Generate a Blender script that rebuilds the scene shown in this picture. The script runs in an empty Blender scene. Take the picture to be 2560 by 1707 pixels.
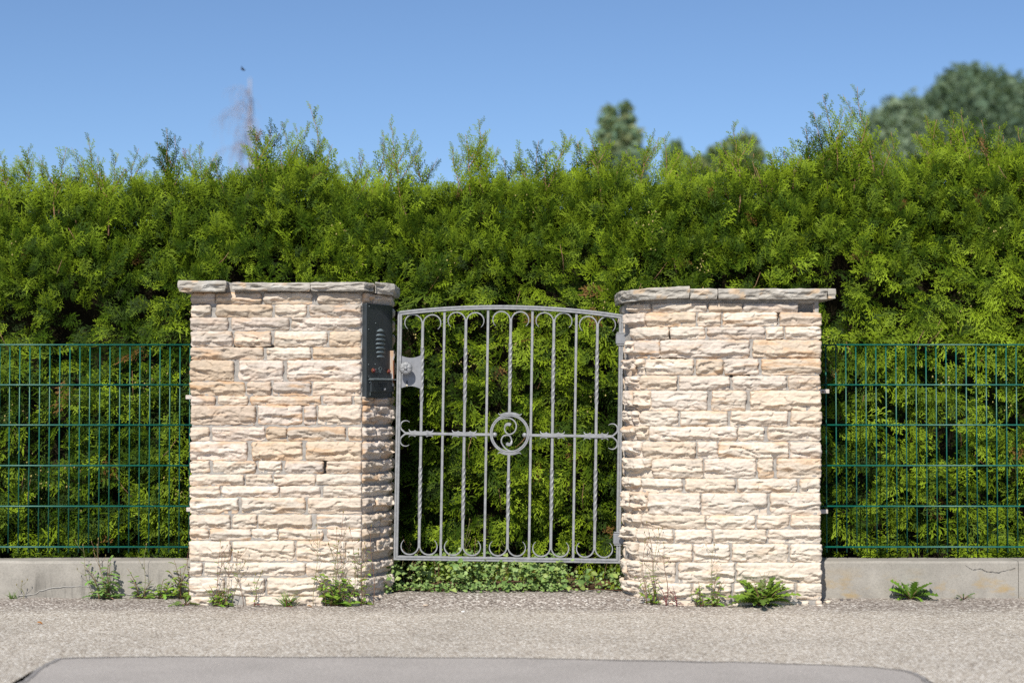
import bpy, bmesh, math, random
import numpy as np
from mathutils import Vector, Matrix
random.seed(7); RNG = np.random.default_rng(11)
scn = bpy.context.scene; COL = scn.collection
R = math.radians

# ------------------------------------------------------------------ camera model (photo pixels of the 2560 x 1707 frame)
F = 4267.0; CAMY = -8.48; CAMZ = 1.0; HOR = 990.0
TH = math.atan((HOR-853.5)/F)
CT, ST = math.cos(TH), math.sin(TH)
def at(px, py, Y):
    dx = (px-1280)/F; dy = (853.5-py)/F
    d = Vector((dx, CT-dy*ST, ST+dy*CT)); t = (Y-CAMY)/d.y
    return Vector((d.x*t, Y, CAMZ+d.z*t))
def X(px, Y): return (px-1280)*(Y-CAMY)/F
def Z(py, Y): return CAMZ-(py-HOR)*(Y-CAMY)/F
YF = -0.31            # front of the pillars
YG = -0.10            # gate plane

# ------------------------------------------------------------------ noise
def _h(ix, iy, s):
    h = (ix*374761393 + iy*668265263 + s*974634777) & 0xffffffff
    h = ((h ^ (h >> 13))*1274126177) & 0xffffffff
    return ((h ^ (h >> 16)) & 0xffff)/65535.0
def vn(x, y, s=0):
    x = np.asarray(x, float); y = np.asarray(y, float)
    x, y = np.broadcast_arrays(x, y)
    ix = np.floor(x).astype(np.int64); iy = np.floor(y).astype(np.int64)
    fx = x-ix; fy = y-iy; fx = fx*fx*(3-2*fx); fy = fy*fy*(3-2*fy)
    return ((_h(ix,iy,s)*(1-fx)+_h(ix+1,iy,s)*fx)*(1-fy)+(_h(ix,iy+1,s)*(1-fx)+_h(ix+1,iy+1,s)*fx)*fy)
def fbm(x, y, s=0, o=4):
    a = 0; w = 0.5
    x = np.asarray(x, float); y = np.asarray(y, float)
    for i in range(o):
        a = a+w*vn(x*2**i, y*2**i, s+i*17); w *= .5
    return a/(1-.5**o)
def sstep(a, b, x):
    t = np.clip((x-a)/(b-a), 0, 1); return t*t*(3-2*t)

# ------------------------------------------------------------------ materials
def newmat(name):
    m = bpy.data.materials.new(name); m.use_nodes = True
    nt = m.node_tree; nt.nodes.clear()
    out = nt.nodes.new('ShaderNodeOutputMaterial'); b = nt.nodes.new('ShaderNodeBsdfPrincipled')
    nt.links.new(b.outputs[0], out.inputs[0])
    return m, nt, b, out
def N(nt, t, **kw):
    n = nt.nodes.new('ShaderNode'+t)
    for k, v in kw.items():
        if k in n.inputs: n.inputs[k].default_value = v
        else: setattr(n, k, v)
    return n
def ramp(nt, src, stops):
    r = nt.nodes.new('ShaderNodeValToRGB'); e = r.color_ramp.elements
    while len(e) < len(stops): e.new(.5)
    for i, (p, c) in enumerate(stops):
        e[i].position = p; e[i].color = (c[0], c[1], c[2], 1) if not isinstance(c, (int, float)) else (c, c, c, 1)
    nt.links.new(src, r.inputs[0]); return r
def mixc(nt, fac, a, b, mode='MIX'):
    m = nt.nodes.new('ShaderNodeMix'); m.data_type = 'RGBA'; m.blend_type = mode
    for i, v in ((0, fac), (6, a), (7, b)):
        if hasattr(v, 'is_output'): nt.links.new(v, m.inputs[i])
        else: m.inputs[i].default_value = v if not isinstance(v, tuple) else (v+(1,))[:4]
    return m.outputs[2]
def coord(nt, scale=(1,1,1)):
    tc = nt.nodes.new('ShaderNodeTexCoord'); mp = nt.nodes.new('ShaderNodeMapping')
    mp.inputs['Scale'].default_value = scale; nt.links.new(tc.outputs['Object'], mp.inputs[0]); return mp.outputs[0]
def noise(nt, vec, scale, detail=4, rough=.55):
    n = N(nt, 'TexNoise', Scale=scale, Detail=detail, Roughness=rough); nt.links.new(vec, n.inputs['Vector']); return n.outputs[0]
def bump(nt, b, h, strength=.3, dist=.002):
    bp = N(nt, 'Bump', Strength=strength, Distance=dist); nt.links.new(h, bp.inputs['Height']); nt.links.new(bp.outputs[0], b.inputs['Normal'])

def mat_attr(name, rough=.9, nscale=60, namp=.25, bstr=.4, bdist=.002, spec=.2):
    m, nt, b, o = newmat(name)
    a = N(nt, 'Attribute', attribute_name='Col'); v = coord(nt)
    r = ramp(nt, noise(nt, v, nscale, 6), [(.25, 1-namp), (.75, 1+namp*.6)])
    nt.links.new(mixc(nt, 1.0, a.outputs['Color'], r.outputs[0], 'MULTIPLY'), b.inputs['Base Color'])
    b.inputs['Roughness'].default_value = rough; b.inputs['Specular IOR Level'].default_value = spec
    bump(nt, b, noise(nt, v, nscale*3, 6, .65), bstr, bdist)
    return m
def mat_plain(name, c, rough=.5, metal=0, var=.12, nscale=30, bstr=.0, spec=.5, c2=None, stretch=(1,1,1)):
    m, nt, b, o = newmat(name); v = coord(nt, stretch)
    n = noise(nt, v, nscale, 6, .6)
    c2 = c2 or tuple(x*(1-var*2) for x in c)
    r = ramp(nt, n, [(.32, c2), (.68, c)])
    nt.links.new(r.outputs[0], b.inputs['Base Color'])
    b.inputs['Roughness'].default_value = rough; b.inputs['Metallic'].default_value = metal; b.inputs['Specular IOR Level'].default_value = spec
    if bstr: bump(nt, b, noise(nt, v, nscale*4, 4), bstr, .001)
    return m
def mat_leaf(name, trans=.35, rough=.5, gain=1.0, spec=.35):
    m, nt, b, o = newmat(name)
    a = N(nt, 'Attribute', attribute_name='Col')
    nt.links.new(a.outputs['Color'], b.inputs['Base Color'])
    b.inputs['Roughness'].default_value = rough; b.inputs['Specular IOR Level'].default_value = spec
    t = N(nt, 'BsdfTranslucent'); mx = N(nt, 'MixShader'); mx.inputs[0].default_value = trans
    tc = mixc(nt, 1.0, a.outputs['Color'], (1.15, 1.1, .6), 'MULTIPLY'); nt.links.new(tc, t.inputs[0])
    nt.links.new(b.outputs[0], mx.inputs[1]); nt.links.new(t.outputs[0], mx.inputs[2]); nt.links.new(mx.outputs[0], o.inputs[0])
    return m

M = {}
M['stone'] = mat_attr('limestone', .92, 70, .16, .5, .0015)
M['mortar'] = mat_plain('mortar', (.37,.35,.325), .95, var=.2, nscale=45, bstr=.6, spec=.1)
M['cap'] = mat_attr('cap_limestone', .92, 50, .22, .5, .002)
M['zinc'] = mat_plain('galvanised_steel', (.295,.302,.312), .55, .25, var=.16, nscale=55, bstr=.12)
M['zinc_dark'] = mat_plain('dull_zinc', (.24,.247,.265), .5, .2, var=.12, nscale=40, bstr=.1)
M['green'] = mat_plain('green_powder_coat', (.002,.098,.070), .4, 0, var=.08, nscale=12)
M['panel'] = mat_plain('anthracite_paint', (.034,.042,.047), .42, .2, var=.15, nscale=9, spec=.6, stretch=(1,1,.3))
M['lip'] = mat_plain('highlight_anthracite', (.13,.16,.17), .45, .2, var=.2, nscale=40)  # anthracite lightened, its highlights put into the colour
M['louvre'] = mat_plain('highlight_louvre', (.24,.29,.30), .4, .2, var=.2, nscale=40)  # lighter still: bright louvre highlights painted as base colour
M['red'] = mat_plain('red_plastic', (.13,.020,.022), .35, var=.1)
M['black'] = mat_plain('dark_void', (.006,.006,.007), .9, var=.0)
M['brass'] = mat_plain('keyhole_brass', (.5,.45,.33), .4, .4)
M['rust'] = mat_plain('rusty_paint', (.40,.25,.14), .8, 0, nscale=45, c2=(.36,.40,.43), spec=.2, stretch=(1,1,.35))
M['rust_dark'] = mat_plain('rust', (.16,.06,.03), .85, 0, nscale=40, spec=.2)
M['bracket'] = mat_plain('weathered_bracket', (.55,.53,.51), .6, .1, nscale=80, c2=(.42,.33,.27))
M['hedge'] = mat_leaf('thuja_leaf', .2, .6, spec=.1)
M['weed'] = mat_leaf('weed_leaf', .3, .5, spec=.4)
M['treeleaf'] = mat_leaf('tree_leaf', .5, .7, spec=.1)
M['twig'] = mat_plain('thuja_twig', (.30,.16,.07), .8, var=.2, nscale=25, spec=.2, c2=(.20,.13,.09))
M['inner'] = mat_plain('dark_hedge_hull', (.022,.019,.010), .95, var=.25, nscale=9, spec=.05)  # near-black hull colour, carries the shade of the hedge gaps
M['bark'] = mat_plain('bark', (.10,.08,.065), .9, nscale=14, var=.25, spec=.1)
M['birch'] = mat_plain('pale_bark', (.42,.42,.47), .85, nscale=6, c2=(.30,.30,.35), spec=.1)
M['barktwig'] = mat_plain('bare_twig', (.33,.33,.40), .85, nscale=6, spec=.1)
M['stem'] = mat_attr('weed_stem', .6, 60, .15, .1, .0005, .3)
M['pebble'] = mat_attr('pebble', .85, 90, .2, .3, .001)
M['insect'] = mat_plain('dark_insect', (.02,.015,.025), .6)

def ground_mat():
    m, nt, b, o = newmat('bound_gravel'); v = coord(nt)
    vo = N(nt, 'TexVoronoi', Scale=120.0, Randomness=1.0); nt.links.new(v, vo.inputs['Vector'])
    sep = N(nt, 'SeparateColor'); nt.links.new(vo.outputs['Color'], sep.inputs[0])
    chips = ramp(nt, sep.outputs[0], [(0,(.20,.172,.145)),(.22,(.34,.295,.245)),(.5,(.43,.385,.325)),(.75,(.50,.46,.40)),(.95,(.68,.65,.60))])
    chips.color_ramp.interpolation = 'LINEAR'
    old = ramp(nt, sep.outputs[0], [(0,(.11,.092,.08)),(.3,(.21,.178,.155)),(.6,(.29,.25,.218)),(.85,(.42,.38,.34)),(1,(.68,.65,.60))])
    # older, darker, coarser strip along the wall
    sp = N(nt, 'SeparateXYZ'); nt.links.new(v, sp.inputs[0])
    nz = noise(nt, v, 3.0, 5)
    ad = N(nt, 'Math', operation='MULTIPLY_ADD'); nt.links.new(nz, ad.inputs[0]); ad.inputs[1].default_value = .34; nt.links.new(sp.outputs[1], ad.inputs[2])
    mk = ramp(nt, ad.outputs[0], [(0,0),(1,1)]); mr = N(nt, 'MapRange'); nt.links.new(ad.outputs[0], mr.inputs[0])
    mr.inputs[1].default_value = -.46; mr.inputs[2].default_value = -.20
    nt.nodes.remove(mk)
    base = mixc(nt, mr.outputs[0], chips.outputs[0], old.outputs[0])
    big = ramp(nt, noise(nt, v, 1.1, 6, .65), [(.32,.84),(.68,1.08)])
    base = mixc(nt, 1.0, base, big.outputs[0], 'MULTIPLY')
    sm = ramp(nt, noise(nt, v, 9, 5, .7), [(.30,.80),(.46,1.0)])
    base = mixc(nt, .6, base, mixc(nt, 1.0, base, sm.outputs[0], 'MULTIPLY'))
    nt.links.new(base, b.inputs['Base Color']); b.inputs['Roughness'].default_value = .85; b.inputs['Specular IOR Level'].default_value = .25
    inv = N(nt, 'Math', operation='SUBTRACT'); inv.inputs[0].default_value = 1; nt.links.new(vo.outputs['Distance'], inv.inputs[1])
    bump(nt, b, inv.outputs[0], .7, .006)
    return m
M['ground'] = ground_mat()
def road_mat():
    m, nt, b, o = newmat('asphalt_patch'); v = coord(nt)
    n = ramp(nt, noise(nt, v, 130, 6, .8), [(.34,(.23,.216,.206)),(.5,(.335,.312,.292)),(.66,(.46,.43,.405))])
    n2 = ramp(nt, noise(nt, v, 3, 4), [(.3,.92),(.7,1.06)])
    nt.links.new(mixc(nt, 1.0, n.outputs[0], n2.outputs[0], 'MULTIPLY'), b.inputs['Base Color'])
    b.inputs['Roughness'].default_value = .9; b.inputs['Specular IOR Level'].default_value = .12
    bump(nt, b, noise(nt, v, 220, 4), .6, .003); return m
M['road'] = road_mat()
M['tar'] = mat_plain('tar_edge', (.15,.14,.137), .85, var=.25, nscale=60, bstr=.4, c2=(.27,.257,.247))
M['soil'] = mat_plain('soil', (.15,.085,.055), .95, var=.3, nscale=55, bstr=.9, spec=.1, c2=(.06,.035,.025))
M['lawn'] = mat_plain('lawn', (.05,.09,.02), .95, var=.25, nscale=4, spec=.1)
def concrete_mat(name, lichen):
    m, nt, b, o = newmat(name); v = coord(nt)
    c = ramp(nt, noise(nt, v, 7, 6, .6), [(.3,(.235,.22,.195)),(.7,(.33,.31,.275))])
    st = ramp(nt, noise(nt, coord(nt,(26,1,1.6)), 1.0, 4), [(.36,.50),(.5,1.0)])
    sp = N(nt, 'SeparateXYZ'); nt.links.new(v, sp.inputs[0])
    mr = N(nt, 'MapRange'); nt.links.new(sp.outputs[2], mr.inputs[0]); mr.inputs[1].default_value = .17; mr.inputs[2].default_value = .07
    pk = ramp(nt, noise(nt, v, 2.1, 3), [(.42,0),(.54,1)])
    f = N(nt, 'Math', operation='MULTIPLY'); nt.links.new(mr.outputs[0], f.inputs[0]); nt.links.new(pk.outputs[0], f.inputs[1])
    if lichen: f.inputs[1].default_value = 0; nt.links.remove(f.inputs[1].links[0])
    col = mixc(nt, f.outputs[0], c.outputs[0], mixc(nt, 1.0, c.outputs[0], st.outputs[0], 'MULTIPLY'))
    fine = ramp(nt, noise(nt, v, 130, 5, .7), [(.28,.80),(.55,1.05)])
    col = mixc(nt, 1.0, col, fine.outputs[0], 'MULTIPLY')
    if lichen:
        l = ramp(nt, noise(nt, coord(nt,(3.2,3.2,7)), 1.6, 6, .65), [(.53,0),(.72,1)])
        l2 = N(nt, 'Math', operation='MULTIPLY'); nt.links.new(l.outputs[0], l2.inputs[0]); nt.links.new(mr.outputs[0], l2.inputs[1])
        col = mixc(nt, l2.outputs[0], col, (.34,.235,.095))
    nt.links.new(col, b.inputs['Base Color']); b.inputs['Roughness'].default_value = .9; b.inputs['Specular IOR Level'].default_value = .2
    bump(nt, b, noise(nt, v, 150, 5, .7), .5, .0015); return m
M['conc'] = concrete_mat('old_concrete', False); M['conc_l'] = concrete_mat('lichen_concrete', True)
M['efflor'] = mat_plain('lime_trace', (.40,.385,.355), .95, nscale=60, var=.15)

# ------------------------------------------------------------------ mesh helpers
def link(o, parent=None):
    COL.objects.link(o)
    if parent: o.parent = parent
    return o
def tag(o, label=None, cat=None, group=None, kind=None):
    if label: o['label'] = label
    if cat: o['category'] = cat
    if group: o['group'] = group
    if kind: o['kind'] = kind
    return o
def empty(name, loc=(0,0,0), label=None, cat=None, group=None, rot=(0,0,0)):
    o = bpy.data.objects.new(name, None); o.empty_display_size = .1; o.location = loc; o.rotation_euler = rot
    link(o); return tag(o, label, cat, group)
def np_mesh(name, V, Q, mat, parent=None, col=None, smooth=False):
    V = np.asarray(V, np.float32); Q = np.asarray(Q, np.int32); k = Q.shape[1]
    me = bpy.data.meshes.new(name); me.vertices.add(len(V)); me.vertices.foreach_set('co', V.ravel())
    me.loops.add(Q.size); me.loops.foreach_set('vertex_index', Q.ravel())
    me.polygons.add(len(Q)); me.polygons.foreach_set('loop_start', np.arange(0, Q.size, k, dtype=np.int32))
    if smooth: me.polygons.foreach_set('use_smooth', np.ones(len(Q), bool))
    me.update(calc_edges=True)
    if col is not None:
        a = me.color_attributes.new('Col', 'FLOAT_COLOR', 'POINT')
        c = np.ones((len(V), 4), np.float32); c[:, :3] = col; a.data.foreach_set('color', c.ravel())
    me.materials.append(mat); return link(bpy.data.objects.new(name, me), parent)
class MB:
    def __init__(s): s.v = []; s.f = []; s.c = []
    def add(s, vs, fs, c=(1,1,1)):
        b = len(s.v); s.v += [tuple(v) for v in vs]; s.f += [tuple(i+b for i in f) for f in fs]; s.c += [c]*len(vs)
    def box(s, x0, x1, y0, y1, z0, z1, ch=0.0):
        if ch <= 0:
            s.add([(x0,y0,z0),(x1,y0,z0),(x1,y1,z0),(x0,y1,z0),(x0,y0,z1),(x1,y0,z1),(x1,y1,z1),(x0,y1,z1)],
                  [(0,3,2,1),(4,5,6,7),(0,1,5,4),(1,2,6,5),(2,3,7,6),(3,0,4,7)]); return
        bm = bmesh.new(); bmesh.ops.create_cube(bm, size=1)
        for v in bm.verts: v.co = Vector(((x0+x1)/2+v.co.x*(x1-x0), (y0+y1)/2+v.co.y*(y1-y0), (z0+z1)/2+v.co.z*(z1-z0)))
        bmesh.ops.bevel(bm, geom=bm.edges[:], offset=ch, segments=2, affect='EDGES', profile=.5)
        bm.verts.index_update(); s.add([v.co for v in bm.verts], [[v.index for v in f.verts] for f in bm.faces]); bm.free()
    def tube(s, pts, rad, n=6, c=(1,1,1), cap=True):
        pts = [Vector(p) for p in pts]; m = len(pts)
        if not hasattr(rad, '__len__'): rad = [rad]*m
        vs = []; fs = []; prev = None
        for i, p in enumerate(pts):
            t = (pts[min(i+1, m-1)]-pts[max(i-1, 0)]).normalized()
            if prev is None:
                a = Vector((0,0,1)) if abs(t.z) < .9 else Vector((1,0,0)); u = t.cross(a).normalized()
            else: u = (prev-t*prev.dot(t)).normalized()
            prev = u; w = t.cross(u)
            for k in range(n):
                g = 2*math.pi*k/n; vs.append(p+(u*math.cos(g)+w*math.sin(g))*rad[i])
        for i in range(m-1):
            for k in range(n): fs.append((i*n+k, i*n+(k+1)%n, (i+1)*n+(k+1)%n, (i+1)*n+k))
        if cap: fs.append(tuple(range(n))[::-1]); fs.append(tuple((m-1)*n+k for k in range(n)))
        s.add(vs, fs, c)
    def lathe(s, prof, center, axis='-y', n=24, mod=None):
        vs = []; fs = []; c = Vector(center)
        for i, (r, h) in enumerate(prof):
            for k in range(n):
                g = 2*math.pi*k/n; rr = r; hh = h
                if mod: rr, hh = mod(r, h, g, i)
                vs.append(c+Vector((rr*math.cos(g), -hh, rr*math.sin(g))))
        m = len(prof)
        for i in range(m-1):
            for k in range(n): fs.append((i*n+k, i*n+(k+1)%n, (i+1)*n+(k+1)%n, (i+1)*n+k))
        fs.append(tuple(range(n))[::-1]); fs.append(tuple((m-1)*n+k for k in range(n)))
        s.add(vs, fs)
    def prism(s, poly, y0, y1):   # polygon in (x, z), extruded along y
        n = len(poly); s.add([(p[0], y0, p[1]) for p in poly]+[(p[0], y1, p[1]) for p in poly],
            [tuple(range(n)), tuple(range(2*n-1, n-1, -1))]+[(i, n+i, n+(i+1)%n, (i+1)%n) for i in range(n)])
    def build(s, name, mat, parent=None, smooth=False, col=False):
        me = bpy.data.meshes.new(name); me.from_pydata(s.v, [], s.f)
        bm = bmesh.new(); bm.from_mesh(me); bmesh.ops.recalc_face_normals(bm, faces=bm.faces[:]); bm.to_mesh(me); bm.free()
        if smooth:
            for p in me.polygons: p.use_smooth = True
        if col:
            a = me.color_attributes.new('Col', 'FLOAT_COLOR', 'POINT')
            a.data.foreach_set('color', np.array([(c[0],c[1],c[2],1) for c in s.c], np.float32).ravel())
        me.materials.append(mat); return link(bpy.data.objects.new(name, me), parent)

# ------------------------------------------------------------------ ground
def ground_z(x, y):
    x = np.asarray(x, float); y = np.asarray(y, float)
    mid = sstep(-.80, -.50, x)*(1-sstep(.52, .80, x))
    z = .014*sstep(-.5, -.14, y)+.030*mid*sstep(-.42, -.14, y)
    return z+(fbm(x*6, y*6, 5)-.5)*.010*sstep(-1.0, -.3, y)
xs = np.linspace(-4, 4, 321); ys = np.concatenate([np.linspace(-4, -1, 31), np.linspace(-.98, .6, 80)])
gx, gy = np.meshgrid(xs, ys); gz = ground_z(gx, gy)
V = np.stack([gx, gy, gz], -1).reshape(-1, 3); nx = len(xs)
I = np.arange(len(V)).reshape(gx.shape)
Q = np.stack([I[:-1,:-1], I[:-1,1:], I[1:,1:], I[1:,:-1]], -1).reshape(-1, 4)
# outer ring out to the horizon
B = 4000.0
ring = [(-4,-4),(4,-4),(4,.6),(-4,.6)]; outer = [(-B,-B),(B,-B),(B,B),(-B,B)]
base = len(V); rv = [(x, y, float(ground_z(x, y))) for x, y in ring]+[(x, y, 0) for x, y in outer]
V = np.vstack([V, rv]); Q = np.vstack([Q, [(base+4+i, base+4+(i+1)%4, base+(i+1)%4, base+i) for i in range(4)]])
tag(np_mesh('ground', V, Q, M['ground'], smooth=True), kind='structure')
# soil below the hedge and lawn behind it
def sheet(name, x0, x1, y0, y1, z, mat, n=(60,20), amp=0, zf=None, wav=0):
    gx, gy = np.meshgrid(np.linspace(x0, x1, n[0]), np.linspace(y0, y1, n[1]))
    zz = (zf(gx, gy) if zf else 0)+z+(fbm(gx*14, gy*14, 3)-.5)*amp
    gy = gy.copy(); gy[0] += (vn(gx[0]*9, 0*gx[0], 8)-.5)*wav
    V = np.stack([gx, gy, zz], -1).reshape(-1, 3); I = np.arange(len(V)).reshape(gx.shape)
    Q = np.stack([I[:-1,:-1], I[:-1,1:], I[1:,1:], I[1:,:-1]], -1).reshape(-1, 4)
    return tag(np_mesh(name, V, Q, mat), kind='structure')
sheet('soil', -3.9, 3.9, -.045, .58, .003, M['soil'], (260, 30), .012, ground_z, .06)
sheet('lawn', -60, 60, 1.4, 120, .012, M['lawn'], (10,10))
# asphalt repair patch on the road
edge = [(-40,1760),(55,1707),(84,1682),(110,1664),(140,1651),(226,1647),(330,1648),(380,1646),(480,1646),(620,1645),(700,1647),(800,1646),(925,1647),(1100,1648),
        (1310,1649),(1400,1651),(1500,1653),(1700,1656),(1850,1659),(2030,1665),(2160,1670),(2250,1677),(2279,1684),(2302,1692),(2322,1705),(2350,1740)]
def gp(px, py):
    dy = (853.5-py)/F; d = Vector(((px-1280)/F, CT-dy*ST, ST+dy*CT)); t = -CAMZ/d.z
    return Vector((d.x*t, CAMY+d.y*t, 0))
E = []
for i in range(len(edge)-1):
    a, b = gp(*edge[i]), gp(*edge[i+1])
    for k in range(8):
        p = a.lerp(b, k/8); p.y += (random.random()-.5)*.007+float(vn(p.x*8, 0, 3)-.5)*.016+float(vn(p.x*27, 2, 3)-.5)*(.03 if abs(p.x) > 1.35 else .008); p.x += float(vn(p.y*40+p.x*9, 5, 3)-.5)*(.012 if abs(p.x) > 1.4 else 0); E.append(p)
E.append(gp(*edge[-1]))
pts = [(p.x, p.y) for p in E]
m = MB(); n = len(pts); PO = [(x, y, .006) for x, y in pts]+[(x*1.0, -9.5, .006) for x, y in pts]
PO[n] = (-1.9,-9.5,.006); PO[2*n-1] = (1.9,-9.5,.006)
m.add(PO, [(i, i+1, n+i+1, n+i) for i in range(n-1)])
tag(m.build('road', M['road']), kind='structure')
m = MB()
w = [.0005+.022*max(0, float(vn(p[0]*4+3, 0, 21))-.45)**1.5*float(vn(p[0]*30, 0, 2))*2+(.04 if p[0] < -1.45 else 0)*max(0, float(vn(p[0]*19, 1, 4))-.4)**1.3+(.04 if p[0] > 1.3 else 0)*max(0, float(vn(p[0]*14, 1, 4))-.35)**1.3 + (.012 if .35<p[0]<.75 else 0) for p in pts]
m.add([(x, y+.003, .008) for x, y in pts]+[(x+(.02 if x<-1.5 else -.02 if x>1.4 else 0), y-w[i], .008) for i, (x, y) in enumerate(pts)], [(i, i+1, n+i+1, n+i) for i in range(n-1)])
m.add([(x, y+.003, .008) for x, y in pts]+[(x, y+.012, .0) for i, (x, y) in enumerate(pts)], [(i, n+i, n+i+1, i+1) for i in range(n-1)])
tag(m.build('road_edge', M['tar']), kind='structure')

# ------------------------------------------------------------------ masonry
def facets(x, y, sx, sy, seed, off, grad):
    """broken-rock facets: tilted planes in jittered cells"""
    gx = x/sx; gy = y/sy; ix = np.floor(gx).astype(np.int64); iy = np.floor(gy).astype(np.int64)
    best = np.full(x.shape, 9e9); out = np.zeros(x.shape)
    for i in (-1, 0, 1):
        for j in (-1, 0, 1):
            cx = ix+i; cy = iy+j; px = cx+_h(cx, cy, seed+1); py = cy+_h(cx, cy, seed+2)
            dd = (gx-px)**2+(gy-py)**2; m = dd < best
            v = (_h(cx, cy, seed+3)-.5)*2*off+((_h(cx, cy, seed+4)-.5)*2*grad*(gx-px)*sx+((_h(cx, cy, seed+5)-.35)*2*grad)*(gy-py)*sy)
            out = np.where(m, v, out); best = np.where(m, dd, best)
    return out
class Path:
    def __init__(s, prm, pts, smooth=False):
        s.p = np.array(prm, float); s.q = np.array(pts, float)
        d = np.diff(s.q, axis=0); L = np.hypot(d[:,0], d[:,1]); t = d/L[:,None]
        s.L = np.concatenate([[0], np.cumsum(L)])
        nr = np.stack([t[:,1], -t[:,0]], 1); vnr = np.vstack([nr[:1], (nr[1:]+nr[:-1]), nr[-1:]])
        s.n = vnr/np.linalg.norm(vnr, axis=1)[:,None]; s.seg = nr; s.smooth = smooth
    def ev(s, u):
        x = np.interp(u, s.p, s.q[:,0]); y = np.interp(u, s.p, s.q[:,1])
        n = np.stack([np.interp(u, s.p, s.n[:,0]), np.interp(u, s.p, s.n[:,1])], -1)
        return x, y, n/np.linalg.norm(n, axis=-1, keepdims=True)
    def m(s, u): return np.interp(u, s.p, s.L)
class NB:
    def __init__(s): s.V = []; s.Q = []; s.C = []; s.n = 0
    def add(s, V, Q, C): s.V.append(V); s.Q.append(Q+s.n); s.C.append(C); s.n += len(V)
    def build(s, name, mat, parent=None, smooth=False): return np_mesh(name, np.vstack(s.V), np.vstack(s.Q), mat, parent, np.vstack(s.C), smooth)
PAL = np.array([(.61,.52,.425),(.615,.525,.45),(.57,.455,.34),(.65,.57,.48),(.595,.485,.385),(.61,.53,.46)])
def stone(nb, path, u0, u1, z0, z1, seed, res=.0036, prot=1.0, weather=0.0, pale=0.0, rough=1.0):
    rg = np.random.default_rng(seed*7919+13); z0 -= .0040; z1 += .0034; u0, u1 = u0-(u1-u0)*.0022/max(.02, float(path.m(u1)-path.m(u0))), u1+(u1-u0)*.0022/max(.02, float(path.m(u1)-path.m(u0)))
    w = float(path.m(u1)-path.m(u0)); h = z1-z0
    if w < .012 or h < .012: return
    na = max(6, int(w/res)); nb_ = max(6, int(h/res))
    A, Bq = np.meshgrid(np.linspace(0, w, na+1), np.linspace(0, h, nb_+1))
    s = int(rg.integers(1, 9999)); ox, oy = rg.random(2)*50
    e = np.minimum(np.minimum(A, w-A), np.minimum(Bq, h-Bq))
    hb = min(1.0, h/.075)
    d = .007+.013*hb*(1-np.exp(-e/.0040))
    d += (A/w-.5)*rg.normal(0, .005)+(Bq/h-.5)*rg.normal(0, .004)
    d += facets(A+.010*fbm(A/.03+ox, Bq/.03, s+2, 2), Bq+.008*fbm(A/.03, Bq/.03+oy, s+4, 2), .050, .024, s, .0030, .13)*rough*hb
    # broken lower part below a wavy ridge
    r = h*(rg.uniform(.12,.34)+.40*fbm(A[0]/.075+ox, oy+0*A[0], s, 4)); r = r[None,:]
    und = np.clip((r-Bq)/np.maximum(r, .004), 0, 1)
    d -= rough*.013*hb*und**.6
    lip = np.exp(-((Bq-r)/.006)**2)*(.001+.004*fbm(A/.04+ox, Bq/.04, s+3, 2)); d += rough*lip
    # conchoidal scoops with a sharp upper lip
    for k in range(int(w/.042)+2):
        a0 = rg.random()*w; b0 = h*(.06+.62*rg.random()**1.9); Aa = rg.uniform(.016, .058); Bb = rg.uniform(.006, .019); dp = rg.uniform(.004, .013)*hb*rough
        tl = rg.normal(0, .18); da = A-a0; db = Bq-b0-tl*da
        q = 1-(da/Aa)**2-(db/Bb)**2+(vn(A/.012+k, Bq/.012, s+k)-.5)*.5
        d -= dp*np.sqrt(np.clip(q, 0, 1))*(.45+.55*sstep(-Bb, Bb, db))
    # strata and ridges
    wz = Bq+.006*fbm(A/.06+ox, Bq/.06+oy, s+5, 2)
    d += (vn(wz/.0065, A/.25+oy, s+9)-.5)*.0020*rough
    rd = 1-abs(2*fbm(A/.075+ox, wz/.019+oy, s+11, 3)-1); d += (rd-.75)*.0055*hb*rough*(.45+.9*und)
    d += (fbm(A/.010+ox, Bq/.008, s+15, 3)-.5)*.0034
    d = np.maximum(d, .001)*prot
    # ragged outline
    ja = (fbm(Bq/.014+ox, 3+0*A, s+21, 3)-.5)*.010; jb = (fbm(A/.022+oy, 7+0*A, s+25, 3)-.5)*.009
    ea = np.exp(-np.minimum(A, w-A)/.010); eb = np.exp(-np.minimum(Bq, h-Bq)/.010)
    cd = np.hypot(np.minimum(A, w-A), np.minimum(Bq, h-Bq)); cp = np.exp(-cd/.007)*.0030
    A2 = A+ja*ea+np.where(A < w/2, 1, -1)*cp; B2 = Bq+jb*eb+np.where(Bq < h/2, 1, -1)*cp
    uu = u0+(u1-u0)*(A2/w); x, y, n = path.ev(uu)
    P = np.stack([x+n[...,0]*d, y+n[...,1]*d, z0+B2], -1)
    I = np.arange(P.shape[0]*P.shape[1]).reshape(A.shape); Vv = P.reshape(-1, 3)
    Qf = np.stack([I[:-1,:-1], I[:-1,1:], I[1:,1:], I[1:,:-1]], -1).reshape(-1, 4)
    per = np.concatenate([I[0,:], I[1:,-1], I[-1,-2::-1], I[-2:0:-1,0]])
    nn = n.reshape(-1, 2)[per]; sk = Vv[per].copy(); dd = d.reshape(-1)[per]+.012
    sk[:,0] -= nn[:,0]*dd; sk[:,1] -= nn[:,1]*dd
    b0 = len(Vv); k = np.arange(len(per)); k2 = (k+1)%len(per)
    Qs = np.stack([per[k], b0+k, b0+k2, per[k2]], -1)
    Vv = np.vstack([Vv, sk])
    # natural colour variation, plus darker skirt faces
    c = PAL[rg.integers(len(PAL))]*(rg.uniform(.76, 1.02)); c = c*(1-pale)+np.array((.625,.56,.475))*pale
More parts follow.
